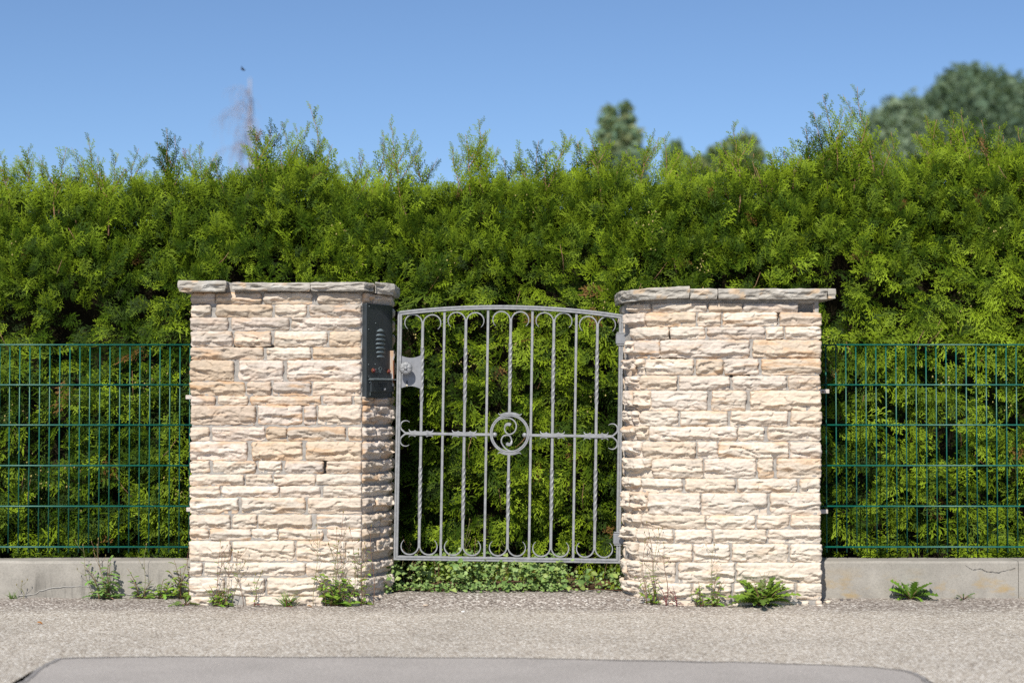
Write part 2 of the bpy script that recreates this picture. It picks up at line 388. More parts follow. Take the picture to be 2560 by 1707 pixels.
    C = np.broadcast_to(c, (A.size, 3)).reshape(A.shape+(3,)).copy()
    och = sstep(.52, .78, fbm(A/.10+ox, wz/.018+oy, s+31, 4)+.20*np.exp(-e/.006))[...,None]*rg.uniform(.15, .75)*(1-.45*pale)
    C = C*(1-och)+np.array((.50,.30,.15))*och
    gr = sstep(.50, .80, fbm(A/.07+oy, Bq/.03+ox, s+37, 4)+weather*.25)[...,None]*(.16+.62*weather)
    C = C*(1-gr)+np.array((.33,.29,.235))*gr
    C *= (.90+.18*fbm(A/.02, wz/.006, s+41, 3))[...,None]
    C = C.reshape(-1, 3); C = np.vstack([C, C[per]*.8])
    nb.add(Vv, np.vstack([Qf, Qs]), C)
def mortar(nb, path, u0, u1, z0, z1, holes=(), res=.009, seed=1):
    w = float(path.m(u1)-path.m(u0)); nu = int(w/res); nz = int((z1-z0)/res)
    U, Zz = np.meshgrid(np.linspace(u0, u1, nu+1), np.linspace(z0, z1, nz+1))
    x, y, n = path.ev(U); d = (fbm(U/8, Zz/.02, seed, 3)-.5)*.006
    for (a, b, c, e) in holes: d = np.where((U > a)&(U < b)&(Zz > c)&(Zz < e), -.05, d)
    P = np.stack([x+n[...,0]*d, y+n[...,1]*d, Zz], -1).reshape(-1, 3); I = np.arange(len(P)).reshape(U.shape)
    nb.add(P, np.stack([I[:-1,:-1], I[:-1,1:], I[1:,1:], I[1:,:-1]], -1).reshape(-1, 4), np.ones((len(P), 3)))

def slab(outline, z0, z1, seed, front, res=.007, amp=.006, tilt=0.0):
    """rough split stone slab; outline = closed counter-clockwise plan polygon, 'front' marks which edges are rough"""
    pts = []; rf = []
    n = len(outline)
    for i in range(n):
        a = np.array(outline[i]); b = np.array(outline[(i+1)%n]); L = np.hypot(*(b-a)); k = max(1, int(L/res))
        for j in range(k): pts.append(a+(b-a)*j/k); rf.append(front[i])
    P = np.array(pts); Np = len(P)
    t = np.roll(P, -1, 0)-np.roll(P, 1, 0); t /= np.linalg.norm(t, axis=1)[:,None]; nr = np.stack([t[:,1], -t[:,0]], 1)
    L = np.concatenate([[0], np.cumsum(np.linalg.norm(np.diff(P, axis=0), axis=1))]); rf = np.array(rf)
    rows = 11; V = []
    rg = np.random.default_rng(seed)
    scs = [(rg.random()*L[-1], rg.uniform(.05,.65), rg.uniform(.02,.06), rg.uniform(.12,.3), rg.uniform(.004,.010)) for _ in range(int(L[-1]/.03))]
    for j in range(rows):
        f = j/(rows-1); z = z0+(z1-z0)*f
        d = -.003+.005*math.sin(math.pi*min(1, max(0, f)))**.35
        dd = d+(fbm(L/.05, f*2+0*L, seed, 3)-.5)*amp*1.6+(fbm(L/.015, f*4+0*L, seed+5, 2)-.5)*amp*.7-.010*max(0, .45-f)/.45*fbm(L/.07, 0*L, seed+9, 2)
        for (c0, f0, a_, b_, dp) in scs:
            q = 1-((L-c0)/a_)**2-((f-f0)/b_)**2; dd = dd-dp*np.sqrt(np.clip(q, 0, 1))*(.4+.6*float(sstep(-b_, b_, f-f0)))
        dd = np.where(rf > 0, dd*rf, .0)
        zz = z+(vn(L/.03, 0*L, seed+j//10*3)-.5)*.004*(1 if j in (0, rows-1) else .5)+tilt*(P[:,0]-P[:,0].mean())
        V.append(np.stack([P[:,0]+nr[:,0]*dd, P[:,1]+nr[:,1]*dd, zz], -1))
    return np.stack(V)
def build_slab(name, rows, seed, mat, parent, tint=(.36,.335,.295)):
    r, n, _ = rows.shape; verts = [tuple(v) for v in rows.reshape(-1, 3)]
    faces = [(j*n+i, j*n+(i+1)%n, (j+1)*n+(i+1)%n, (j+1)*n+i) for j in range(r-1) for i in range(n)]
    faces += [tuple(range(n))[::-1], tuple((r-1)*n+i for i in range(n))]
    m = MB(); m.add(verts, faces); o = m.build(name, mat, parent)
    P = rows.reshape(-1, 3)
    f = fbm(P[:,0]/.06, P[:,2]/.02, seed, 4)[:,None]; C = np.array(tint)*(.72+.5*f)
    k = sstep(.60, .72, fbm(P[:,0]/.05+9, P[:,2]/.03, seed+3, 3))[:,None]*.7; C = C*(1-k)+np.array((.52,.37,.23))*k
    k = sstep(.58, .75, fbm(P[:,0]/.08+19, P[:,2]/.05, seed+7, 3))[:,None]*.5; C = C*(1-k)+np.array((.52,.51,.48))*k
    a = o.data.color_attributes.new('Col', 'FLOAT_COLOR', 'POINT'); c4 = np.ones((len(P), 4), np.float32); c4[:,:3] = C
    a.data.foreach_set('color', c4.ravel()); return o

Z1, Z2 = 3.734, 3.4085
def conv(ox, oy, sc, rows):
    out = []
    for (a, b, L) in rows: out.append((oy+a/sc, oy+b/sc, [(ox+p/sc, ox+q/sc) for p, q in L]))
    return out
LEFT = conv(430, 680, Z1, [
 (197,292,[(180,402),(412,830),(858,1303),(1360,1765)]), (312,416,[(180,362),(412,932),(963,1252),(1288,1765)]),
 (432,538,[(175,522),(555,1088),(1120,1762)]), (560,690,[(180,563),(585,922),(955,1442),(1472,1763)]),
 (710,812,[(178,852),(888,1292),(1315,1763)]), (830,1010,[(172,577),(630,1037),(1080,1763)]),
 (1030,1146,[(176,682),(706,925),(948,1295),(1318,1763)]), (1164,1237,[(180,402),(432,708),(738,1390),(1420,1680),(1705,1770)]),
 (1250,1417,[(182,780),(808,1212),(1238,1345),(1370,1768)])])
LEFT += conv(430, 1080, Z2, [
 (-38,66,[(165,320),(350,795),(810,980),(995,1480),(1505,1618)]), (84,233,[(165,645),(690,1112),(1148,1618)]),
 (250,341,[(163,325),(360,718),(748,940),(968,1290),(1325,1618)]), (364,443,[(160,618),(640,858),(878,1225),(1240,1616)]),
 (462,546,[(162,418),(437,918),(932,1265),(1295,1618)]), (561,683,[(165,568),(603,1138),(1165,1618)]),
 (704,813,[(165,505),(528,728),(748,1195),(1240,1618)]), (826,909,[(165,320),(340,680),(693,905),(918,1288),(1330,1618)]),
 (927,1086,[(160,508),(528,1050),(1068,1480),(1492,1618)]), (1111,1211,[(165,265),(290,1140),(1150,1618)]),
 (1237,1378,[(163,455),(480,795),(825,1285),(1300,1618)]), (1398,1500,[(175,365),(640,1062),(1078,1300),(1330,1600)])])
RIGHT = conv(1520, 690, Z1, [
 (258,333,[(205,403),(417,918),(946,1254),(1268,1770)]), (346,463,[(190,358),(370,820),(842,1054),(1075,1577),(1605,1990)]),
 (480,582,[(228,566),(583,904),(932,1462),(1478,1635),(1658,1988)]), (604,757,[(192,262),(266,486),(494,1318),(1352,1986)]),
 (779,916,[(172,275),(286,345),(358,796),(824,1068),(1085,1402),(1437,1983)]), (938,1056,[(190,300),(306,642),(666,1133),(1163,1660),(1683,1978)]),
 (1076,1248,[(180,262),(268,405),(408,924),(970,1285),(1330,1983)]), (1264,1397,[(172,240),(250,300),(306,650),(678,1112),(1144,1670),(1702,1986)]),
 (1410,1527,[(170,275),(280,380),(388,1196),(1215,1452),(1487,1978)])])
RIGHT += conv(1520, 1090, Z2, [
 (53,183,[(165,296),(302,742),(763,930),(940,1532),(1550,1808)]), (195,350,[(158,378),(385,806),(822,1254),(1275,1402),(1437,1808)]),
 (366,474,[(158,290),(293,630),(659,1076),(1100,1600),(1632,1797)]), (486,665,[(152,205),(210,345),(350,782),(798,1348),(1380,1800)]),
 (676,778,[(152,290),(297,822),(836,1244),(1268,1534),(1553,1800)]), (795,899,[(148,250),(253,548),(569,878),(898,1340),(1360,1800)]),
 (917,1058,[(182,262),(270,710),(727,1026),(1052,1520),(1545,1808)]), (1074,1234,[(140,185),(190,290),(296,566),(600,1070),(1090,1804)]),
 (1250,1376,[(145,320),(332,702),(716,1035),(1064,1570),(1598,1806)]), (1398,1470,[(430,735),(800,1000),(1062,1700),(1760,1808)])])

YB = .10
LYE = -.075
def pillar(name, side, courses, label):
    root = empty(name, (0,0,0), label, 'pillar', 'stone gate pillars')
    st = NB(); mo = NB(); sd = 100 if side < 0 else 500
    if side < 0:
        xo = X(481, YF); xi = X(974, LYE)
        front = Path([470, 905], [(X(470,YF),YF),(X(905,YF),YF)])
        ch = Path([0, 1], [(X(905,YF),YF),(xi,LYE)])
        ret = Path([0, YB-LYE], [(xi,LYE),(xi,YB)])
        outer = Path([0, YB-YF], [(xo+.014,YB),(xo+.014,YF)]); back = Path([0, xi-xo], [(xi,YB),(xo,YB)])
        core = [(xo+.014,YF+.004),(X(905,YF),YF+.004),(xi-.004,LYE),(xi-.004,YB-.004),(xo+.014,YB-.004)]
    else:
        xo = X(2048, YF); xi = X(1566, -.12)
        pxs = [1562,1574,1590,1612,1640,1670,1700,2060]; yy = [-.12,-.165,-.21,-.25,-.285,-.303,YF,YF]
        front = Path(pxs, [(X(p,y),y) for p, y in zip(pxs, yy)], True)
        ch = None
        ret = Path([0, YB+.12], [(X(1562,-.12),YB),(X(1562,-.12),-.12)])
        outer = Path([0, YB-YF], [(xo-.014,YF),(xo-.014,YB)]); back = Path([0, xo-xi], [(xo,YB),(xi,YB)])
        core = [(X(p,y), y+.004) for p, y in zip(pxs[:-1], yy[:-1])]+[(xo-.014,YF+.004),(xo-.014,YB-.004),(X(1562,-.12)+.004,YB-.004)]
    ztop = Z(courses[0][0]-12, YF)+.012
    k = 0
    for ci, (y0, y1, L) in enumerate(courses):
        zt, zb = Z(y0, YF), Z(y1, YF)
        wth = max(0, .8-ci*.12) if side < 0 else max(0, .45-ci*.15); pl = min(.75, max(0, (ci-9)*.075)) if side < 0 else min(.75, .12+ci*.04)
        for (a, b) in L:
            k += 1; en = side > 0 and b < 1640; stone(st, front, a, b, zb, zt, sd+k, weather=wth, pale=pl, prot=1.5 if en else 1.0, rough=1.5 if en else 1.0)
        rg = random.Random(sd+ci)
        if ch is not None:
            if not (1 <= ci <= 6):
                c0 = rg.uniform(.30, .7); cuts = [.012, c0-.02, c0+.02, .99] if rg.random() < .75 else [.012, .99]
                for a, b in zip(cuts[::2], cuts[1::2]):
                    k += 1; stone(st, ch, a, b, zb+.002, zt-.002, sd+k, prot=1.25, rough=1.8, weather=.25, pale=pl*.6)
        for pth, LL, seg in ((ret, ret.p[-1], 2), (outer, outer.p[-1], 2), (back, back.p[-1], 4)):
            cuts = [0]+sorted(rg.uniform(.2, .8) if seg == 2 else (i+1)/seg+rg.uniform(-.07,.07) for i in range(seg-1))+[1]
            for a, b in zip(cuts, cuts[1:]):
                k += 1; stone(st, pth, a*LL+.004, b*LL-.008, zb, zt, sd+k, res=.008 if pth is not outer else .006, prot=.9, pale=pl)
    holes = []
    if side > 0:
        hz = [(1520+490/Z1,1520+575/Z1,690+580/Z1,690+606/Z1),(1520+474/Z1,1520+500/Z1,690+590/Z1,690+770/Z1),(1520+410/Z1,1520+740/Z1,690+752/Z1,690+772/Z1),
              (1520+1145/Z1,1520+1312/Z1,690+914/Z1,690+936/Z1),(1520+1476/Z1,1520+1636/Z1,690+583/Z1,690+600/Z1),(1520+1590/Z1,1520+1606/Z1,690+340/Z1,690+440/Z1),
              (1520+566/Z1,1520+584/Z1,690+478/Z1,690+590/Z1),(1520+1775/Z1,1520+1935/Z1,690+255/Z1,690+345/Z1)]
    else:
        hz = [(430+1268/Z2,430+1325/Z2,1080+230/Z2,1080+348/Z2),(430+575/Z1,430+960/Z1,680+690/Z1,680+700/Z1)]
    for a, b, c, e in hz: holes.append((a, b, Z(e, YF), Z(c, YF)))
    mortar(mo, front, (481 if side < 0 else 1564), (905 if side < 0 else 2047), -.06, ztop, holes, seed=sd)
    if ch is not None: mortar(mo, ch, 0, 1, -.06, ztop, seed=sd+1)
    np_mesh('mortar', np.vstack(mo.V), np.vstack(mo.Q), M['mortar'], root)
    m = MB(); nC = len(core)
    core2 = [(x, y+.055 if y < YF+.03 else y) for x, y in core]
    m.add([(x, y, -.06) for x, y in core2]+[(x, y, ztop) for x, y in core2], [tuple(range(nC))[::-1], tuple(range(nC, 2*nC))]+[(i, (i+1)%nC, nC+(i+1)%nC, nC+i) for i in range(nC)])
    m.build('mortar_core', M['mortar'], root)
    st.build('stonework', M['stone'], root)
    # cap slabs
    if side < 0:
        zc = Z(728, YF); x0 = X(448, YF-.05); yo = YF-.055; yb = YB+.05
        A = [(x0, YF-.088), (X(563.5, YF-.08), YF-.078), (X(563.5, YF-.055)-.006, yb), (x0+.01, yb)]
        Bs = [(X(579,yo), yo), (X(774,yo), yo), (X(774,yo), yb), (X(578,yo), yb)]
        Cs = [(X(775.5,yo), yo), (X(910,yo), yo-.002), (X(938,-.24), -.295), (X(938,-.24)-.03, yb), (X(776,yo), yb)]
        D = [(X(938,-.24)+.003, -.290), (X(986,-.2), -.205), (X(990,-.12), -.13), (X(990,-.12), yb), (X(938,-.24)-.026, yb)]
        specs = [(A, Z(728,YF-.08), Z(701.5,YF-.08), [1,1,1,1], .006), (Bs, zc, Z(706,yo), [1,.5,1,.5], -.008), (Cs, zc, Z(705.6,yo), [1,1,.4,1,.4], 0), (D, Z(735,-.2), Z(708.5,-.2), [1,1,1,1,.4], -.06)]
    else:
        yo = YF-.052; yb = YB+.05
        A = [(X(1545,-.12), yb), (X(1545,-.12), -.13), (X(1553,-.2), -.205), (X(1576,-.27), -.275), (X(1605,-.31), -.325), (X(1640,yo), yo+.003), (X(1725,yo), yo), (X(1725,yo), yb)]
        Bs = [(X(1726.3,yo), yo), (X(1794,yo), yo-.004), (X(1794,yo), yb), (X(1726.3,yo), yb)]
        Cs = [(X(1796.5,yo), yo-.003), (X(2071,yo), yo), (X(2071,yo), yb), (X(1796.5,yo), yb)]
        D = [(X(2071.6,yo), yo+.004), (X(2091.5,yo), yo+.005), (X(2091.5,yo)-.008, yb), (X(2071.6,yo), yb)]
        specs = [(A, Z(748,YF), Z(720,YF), [.6,1,1,1,1,1,.4,1], .045), (Bs, Z(747,yo), Z(721.5,yo), [1,.4,1,.4], 0), (Cs, Z(747.5,yo), Z(721.5,yo), [1,.4,1,.4], 0), (D, Z(746,yo), Z(721,yo), [.4,.4,1,.4], 0)]
    for i, (ol, za, zb_, fr, tl) in enumerate(specs):
        build_slab('cap_stone', slab(ol, za, zb_, sd+60+i*13, fr, tilt=tl), sd+i, M['cap'], root)
    m = MB()
    # mortar bed under the caps
    ct = [(x*.999, y+.012 if y < YB-.05 else y-.01) for x, y in core]
    m.add([(x, y, ztop-.01) for x, y in ct]+[(x, y, ztop+.016) for x, y in ct], [tuple(range(nC))[::-1], tuple(range(nC, 2*nC))]+[(i, (i+1)%nC, nC+(i+1)%nC, nC+i) for i in range(nC)])
    m.build('mortar_bed', M['mortar'], root)
    return root, xi
lp, LXI = pillar('stone_pillar', -1, LEFT, 'cream stone pillar with flaring grey cap slabs and dark letterbox panel on its corner')
rp, RXI = pillar('stone_pillar', 1, RIGHT, 'cream stone pillar with rounded left corner and open mortar joints, carrying the gate hinges')

# brackets that hold the fences
def bracket(root, x0, x1, pyc, Yc):
    m = MB(); z = Z(pyc, Yc); m.box(x0, x1, Yc-.012, Yc+.012, z-.010, z+.010, .002); return m.build('fence_bracket', M['bracket'], root)
bracket(lp, X(465.5,-.045), X(484,-.045), 992.5, -.045); bracket(lp, X(469,-.045), X(484,-.045), 1272, -.045)
bracket(rp, X(2046,-.05), X(2072,-.05), 978, -.05); bracket(rp, X(2046,-.05), X(2067,-.05), 1277, -.05)
m = MB(); m.tube([(X(2056,-.05),-.063,Z(979,-.05)),(X(2056,-.05),-.068,Z(979,-.05))], .004, 8); m.build('bolt', M['rust_dark'], rp)
# lock keep on the left pillar
m = MB(); m.box(LXI+.002, LXI+.023, -.115, -.06, Z(965,-.15), Z(876,-.15), .003); m.box(LXI+.018, LXI+.026, -.112, -.09, Z(895,-.15), Z(884,-.15), .002)
m.build('lock_keep', M['rust'], lp)
m = MB(); m.box(LXI+.0195, LXI+.0245, -.117, -.07, Z(958,-.15), Z(900,-.15), 0); m.build('lock_keep', M['rust_dark'], lp)

# ------------------------------------------------------------------ letterbox panel on the bevelled corner
A0 = Vector((X(905,YF), YF)); B0 = Vector((LXI, LYE)); T = (B0-A0).normalized(); PL = (B0-A0).length
ang = math.atan2(T.y, T.x); NRM = Vector((T.y, -T.x))
zb = Z(995, -.19); H = Z(761.5,-.19)-zb
box = empty('letterbox_panel', (A0.x+NRM.x*.010+T.x*.004, A0.y+NRM.y*.010+T.y*.004, zb), 'dark anthracite letterbox and door intercom panel with two red buttons on the pillar corner', 'letterbox', rot=(0,0,ang))
PLn = PL-.012
def U(x): return (x-140)/400*PLn
def VV(y): return (1480-y)/1355*H
m = MB(); m.box(0, PLn, -.012, .03, 0, H, .003); m.build('panel', M['panel'], box)
m = MB()   # raised conical grille field
g = [(U(275),VV(455)),(U(268),VV(640)),(U(272),VV(860)),(U(350),VV(1030)),(U(428),VV(860)),(U(430),VV(640)),(U(405),VV(500)),(U(330),VV(440))]
c = (sum(p[0] for p in g)/8, sum(p[1] for p in g)/8); m.add([(p[0], -.0125, p[1]) for p in g]+[(c[0], -.018, c[1])], [(i, (i+1)%8, 8) for i in range(8)]); m.build('grille', M['panel'], box)
for i in range(7):
    y = 520+i*61.5; hw = (62, 74, 80, 80, 78, 72, 62)[i]; m = MB(); xc = 348
    nS = 10; top = []; bot = []; inn = []
    for k in range(nS+1):
        t = k/nS*2-1; bulge = (1-t*t)
        top.append((U(xc+t*hw), -.0145, VV(y-42*bulge-2))); bot.append((U(xc+t*hw), -.0145-.014*bulge, VV(y-4*bulge))); inn.append((U(xc+t*hw), -.0135, VV(y)))
    n1 = nS+1; m.add(top+bot+inn, [(k, k+1, n1+k+1, n1+k) for k in range(nS)]+[(n1+k, n1+k+1, 2*n1+k+1, 2*n1+k) for k in range(nS)]); m.build('louvre', M['louvre'], box, True)
def dome(x, y, r, h, name, mat, parent=box):
    m = MB(); prof = [(r, .0), (r, h*.4), (r*.75, h*.85), (r*.35, h), (r*.02, h*1.02)]
    m.lathe([(a, b+.012) for a, b in prof], (U(x), 0, VV(y)), n=14); return m.build(name, mat, parent, True)
for x, y in ((178,165),(275,400),(172,495),(170,1000),(270,992),(510,995),(505,1355)): dome(x, y, .0035, .003, 'rivet', M['lip'])
for x, y in ((235,1085),(467,1090)):
    b = dome(x, y, .0125, .006, 'bell_push', M['rust_dark']); m = MB(); m.lathe([(.009,.017),(.009,.022),(.006,.0245),(.0005,.025)], (U(x),0,VV(y)), n=14); m.build('button', M['red'], b, True)
# small embossed bell and key marks between the buttons
m = MB()
for L in ([(318,1066),(328,1040),(346,1030),(362,1040),(366,1060),(350,1075),(364,1096),(380,1112)], [(332,1058),(326,1085),(332,1110)], [(346,1078),(350,1114)], [(268,1060),(292,1060)], [(268,1080),(292,1082)], [(266,1102),(302,1104)], [(268,1060),(268,1102)]):
    m.tube([(U(a), -.0135, VV(b)) for a, b in L], .0016, 5)
m.build('emblem', M['lip'], box)
m = MB(); m.box(U(160), U(535), -.020, -.0125, VV(1190), VV(1152), .001)
for x in (178, 300, 415, 512): m.box(U(x), U(x+9), -.0225, -.0195, VV(1186), VV(1156), 0)
m.build('hinge_strip', M['panel'], box)
m = MB(); m.add([(U(165),-.020,VV(1190)),(U(535),-.020,VV(1190)),(U(552),-.040,VV(1214)),(U(180),-.040,VV(1214)),(U(552),-.040,VV(1219)),(U(180),-.040,VV(1219)),(U(535),-.0125,VV(1219)),(U(165),-.0125,VV(1219))],
  [(0,1,2,3),(3,2,4,5),(5,4,6,7),(0,3,5,7),(1,6,4,2)]); m.build('rain_lip', M['lip'], box)
fl = MB(); fl.box(U(188), U(535), -.022, -.0122, VV(1392), VV(1222), .002); fl = fl.build('flap', M['panel'], box)
m = MB(); m.lathe([(.007,.022),(.007,.030),(.004,.034),(.0005,.0345)], (U(372),0,VV(1352)), n=12); m.build('knob', M['zinc'], fl, True)
# faint raised lettering on the flap
tx = bpy.data.curves.new('lettering', 'FONT'); tx.body = 'BRIEFE'; tx.size = .030; tx.extrude = .0010; tx.align_x = 'CENTER'
to = bpy.data.objects.new('lettering', tx); link(to); bpy.context.view_layer.update()
dg = bpy.context.evaluated_depsgraph_get(); tm = bpy.data.meshes.new_from_object(to.evaluated_get(dg)); bpy.data.objects.remove(to)
tm.transform(Matrix.Translation((U(365), -.0225, VV(1318))) @ Matrix.Rotation(R(90), 4, 'X')); tm.materials.clear(); tm.materials.append(M['panel'])
link(bpy.data.objects.new('lettering', tm), fl)
m = MB(); m.tube([(U(178)+.006*math.cos(a), -.017, VV(1237)+.007*math.sin(a)) for a in [k*math.pi/6-math.pi*.75 for k in range(10)]], .0018, 6); m.build('hook', M['lip'], box)
m = MB(); m.box(U(192), U(196), -.015, -.012, VV(1440), VV(1250), 0); m.build('side_guide', M['lip'], box); m = MB(); m.box(U(490), U(496), -.016, -.012, VV(1450), VV(1405), 0); m.build('latch_pin', M['lip'], box)

# ------------------------------------------------------------------ gate
S = (YG-CAMY)/F
g0 = at(984, 1399, YG)
gate = empty('garden_gate', g0, 'galvanised wrought iron garden gate with twisted bars and round scroll centre', 'gate', rot=(0, .0150, 0))
def sweep(mb, path, sec, closed=False, scale=None):
    """in-plane sweep; path points in photo px (u,v), sec = [(offset px, depth m)]"""
    P = [Vector(p) for p in path]; n = len(P); ks = len(sec); vs = []; fs = []
    for i in range(n):
        a = P[i]-P[i-1] if (i > 0 or closed) else P[1]-P[0]; b = P[(i+1)%n]-P[i] if (i < n-1 or closed) else a
        a = a.normalized(); b = b.normalized(); t = (a+b).normalized() if (a+b).length > 1e-6 else b
        nr = Vector((-t.y, t.x)); k = 1/max(.5, t.dot(b)); sc = scale[i] if scale else 1
        for (o, d) in sec:
            q = P[i]+nr*o*k*sc; vs.append((q.x*S, d*(1 if not scale else max(.35, sc)), q.y*S))
    for i in range(n if closed else n-1):
        j = (i+1)%n
        for k in range(ks): fs.append((i*ks+k, i*ks+(k+1)%ks, j*ks+(k+1)%ks, j*ks+k))
    if not closed: fs.append(tuple(range(ks))[::-1]); fs.append(tuple((n-1)*ks+k for k in range(ks)))
    mb.add(vs, fs)
def rsec(hw, hd, b=.25):
    return [(-hw*(1-b),-hd),(hw*(1-b),-hd),(hw,-hd*(1-b)),(hw,hd*(1-b)),(hw*(1-b),hd),(-hw*(1-b),hd),(-hw,hd*(1-b)),(-hw,-hd*(1-b))]
hw = 5.6; hd = .014
gsec = [(-hw,-hd+.002),(-hw+1,-hd),(-1.3,-hd),(-.5,-hd+.0035),(.3,-hd+.0035),(1.1,-hd),(hw-1,-hd),(hw,-hd+.002),(hw,hd),(-hw,hd)]
W = 565.0
def top_v(u): return 613.5+19.5*(1-((u-W/2)/(W/2))**2)
fp = [(5.6,5.6),(W-5.6,5.6),(W-5.6,top_v(W-5.6))]+[(u, top_v(u)) for u in np.linspace(W-40, 40, 17)]+[(5.6,top_v(5.6))]
m = MB(); sweep(m, fp, gsec, True); frame = m.build('frame', M['zinc'], gate)
def arc(c, r0, r1, a0, a1, n=16): return [(c[0]+(r0+(r1-r0)*k/n)*math.cos(R(a0+(a1-a0)*k/n)), c[1]+(r0+(r1-r0)*k/n)*math.sin(R(a0+(a1-a0)*k/n))) for k in range(n+1)]
asec = rsec(1.75, .006)
def taper(n, tip=.35, start=.6): return [1 if k/n < start else 1-(1-tip)*((k/n-start)/(1-start)) for k in range(n+1)]
def scroll_end(u, v, s, up, parent, rr=23.5):
    L = arc((25, -5), rr, rr-4.5, 170, -48, 22); L = [(1.2,-7),(1.6,-3)]+L[1:]
    L = [(u+s*x, v+up*y) for x, y in L]
    m = MB(); sweep(m, L, asec, False, taper(len(L)-1)); return m.build('scroll_end', M['zinc'], parent, False)
def twist_bar(u, segs):
    """segs: list of (v0, v1, t0, t1) lengths with twisted range t0..t1; turns by about one per 62 px"""
    m = MB(); h = 3.45
    for (v0, v1, t0, t1) in segs:
        vsn = [v0, t0-3]+list(np.linspace(t0, t1, 64))+[t1+3, v1]; vs = []; fs = []; sec = rsec(h, h*S, .26); ks = len(sec)
        for v in vsn:
            a = min(max((v-t0)/(t1-t0), 0), 1)*math.pi*2*round((t1-t0)/62*2)/2*1.0; ca, sa = math.cos(a), math.sin(a)
            f = 1.0+(.10 if t0 < v < t1 else 0)
            for (o, d) in sec: vs.append(((u+(o*ca-d/S*sa)*f)*S, (o*S*sa+d*ca)*f, v*S))
        for i in range(len(vsn)-1):
            for k in range(ks): fs.append((i*ks+k, i*ks+(k+1)%ks, (i+1)*ks+(k+1)%ks, (i+1)*ks+k))
        fs.append(tuple(range(ks))[::-1]); fs.append(tuple((len(vsn)-1)*ks+k for k in range(ks))); m.add(vs, fs)
    return m.build('twisted_bar', M['zinc'], gate)
CB = 315.0
RC = (284.5, 318.0); RR = 46.2
bars = [(63,595),(171,602),(283,606),(391,604.5),(500,597)]
for i, (u, vt) in enumerate(bars):
    if i == 2: b = twist_bar(u, [(31, RC[1]-RR-3, 101, 207), (RC[1]+RR+3, vt, 429, 546)])
    else: b = twist_bar(u, [(31, CB, 103, 234), (CB, vt, 394, 533)])
    for s in (-1, 1): scroll_end(u, vt, s, 1, b, 23.4); scroll_end(u, 31, s, -1, b, 23.4)
for u in (117, 226, 337, 447):
    m = MB(); sweep(m, [(u, 11), (u, top_v(u)-5)], rsec(3.0, .006, .15)); m.build('plain_bar', M['zinc'], gate)
# cross bar left and right of the ring
def collar(u, v, parent):
    m = MB()
    sweep(m, [(u-23,v),(u-14,v),(u,v),(u+14,v),(u+23,v)], rsec(4.0, .010), False, [.75,1.15,1.3,1.15,.75])
    for s in (-1, 1):
        for up in (-1, 1):
            L = [(4,3.4),(12,4.2),(15,6.4),(18,4.6),(24,4.0),(28.5,6.0),(30.5,10.5)]
            sweep(m, [(u+s*a, v+up*(b if up > 0 else b*.95)) for a, b in L], rsec(1.9, .006), False, [1,1,1.15,1,.95,.7,.25])
    m.build('leaf_collar', M['zinc'], parent)
for s in (-1, 1):
    e0 = 27 if s < 0 else W-27; e1 = RC[0]-RR-2 if s < 0 else RC[0]+RR+2
    m = MB(); sweep(m, [(e0, CB), (e1, CB)] if s < 0 else [(e1, CB), (e0, CB)], rsec(3.4, .0085)); cb = m.build('cross_bar', M['zinc'], gate)
    for u in ((63,171) if s < 0 else (391,500)): collar(u, CB, cb)
    for up in (-1, 1):
        L = [(0,1.0),(-5,2.6)]+[(-2.0+x*1.0, 18.5+y) for x, y in arc((0,0), 14.0, 13.0, 236, 46, 18)]
        m = MB(); sweep(m, [(e0+ (a if s < 0 else -a), CB+up*b) for a, b in L], rsec(2.0, .007), False, taper(len(L)-1, .3, .5)); m.build('scroll_end', M['zinc'], cb)
rs = [(-3.7,-.007),(-2.9,-.009),(-.9,-.009),(-.3,-.0065),(.3,-.0065),(.9,-.009),(2.9,-.009),(3.7,-.007),(3.7,.009),(-3.7,.009)]
m = MB(); sweep(m, [(RC[0]+RR*math.cos(2*math.pi*k/64), RC[1]+RR*math.sin(2*math.pi*k/64)) for k in range(64)], rs, True); ringo = m.build('ring', M['zinc'], gate)
def catmull(P, n=6):
    out = []
    for i in range(len(P)-1):
        p0, p1, p2, p3 = [Vector(P[max(0, min(len(P)-1, i+k))]) for k in (-1, 0, 1, 2)]
        for k in range(n):
            t = k/n; out.append(.5*((2*p1)+(p2-p0)*t+(2*p0-5*p1+4*p2-p3)*t*t+(3*p1-p0-3*p2+p3)*t**3))
    out.append(Vector(P[-1])); return [(p.x, p.y) for p in out]
up_ = [(-27,33.5),(-21,36.8),(-5.7,39.2),(5.7,35.9),(13.4,28.7),(16.3,19.1),(13.9,8.6),(7.7,1.4),(0,-1.4),(-7.7,1.4),(-12.4,8.6),(-12.4,16.3),(-8.6,22.2),(-2.2,23.4),(2.6,20.6)]
lo_ = [(28,-33),(20,-40),(7.7,-43.2),(-1.9,-41.6),(-11.5,-35.4),(-19.1,-24.9),(-20.6,-15.3),(-16.3,-6.7),(-7.7,-3.8),(0,-5.7),(3.8,-12.4),(5.0,-19),(2.6,-25.4),(-2.5,-27.0),(-8.5,-23.6)]
for L in (up_, lo_):
    Pn = catmull(L); nP = len(Pn); sc = [1.0 if k < nP*.75 else 1.0+1.5*math.sin(min(1, (k/nP-.75)/.2)*math.pi/2) for k in range(nP)]
    sc[-1] = .8; sc[-2] = 1.5; sc[0] = .4; sc[1] = .7
    m = MB(); sweep(m, [(RC[0]+a, RC[1]+b) for a, b in Pn], rsec(1.75, .006), False, sc); m.build('scroll', M['zinc'], ringo)
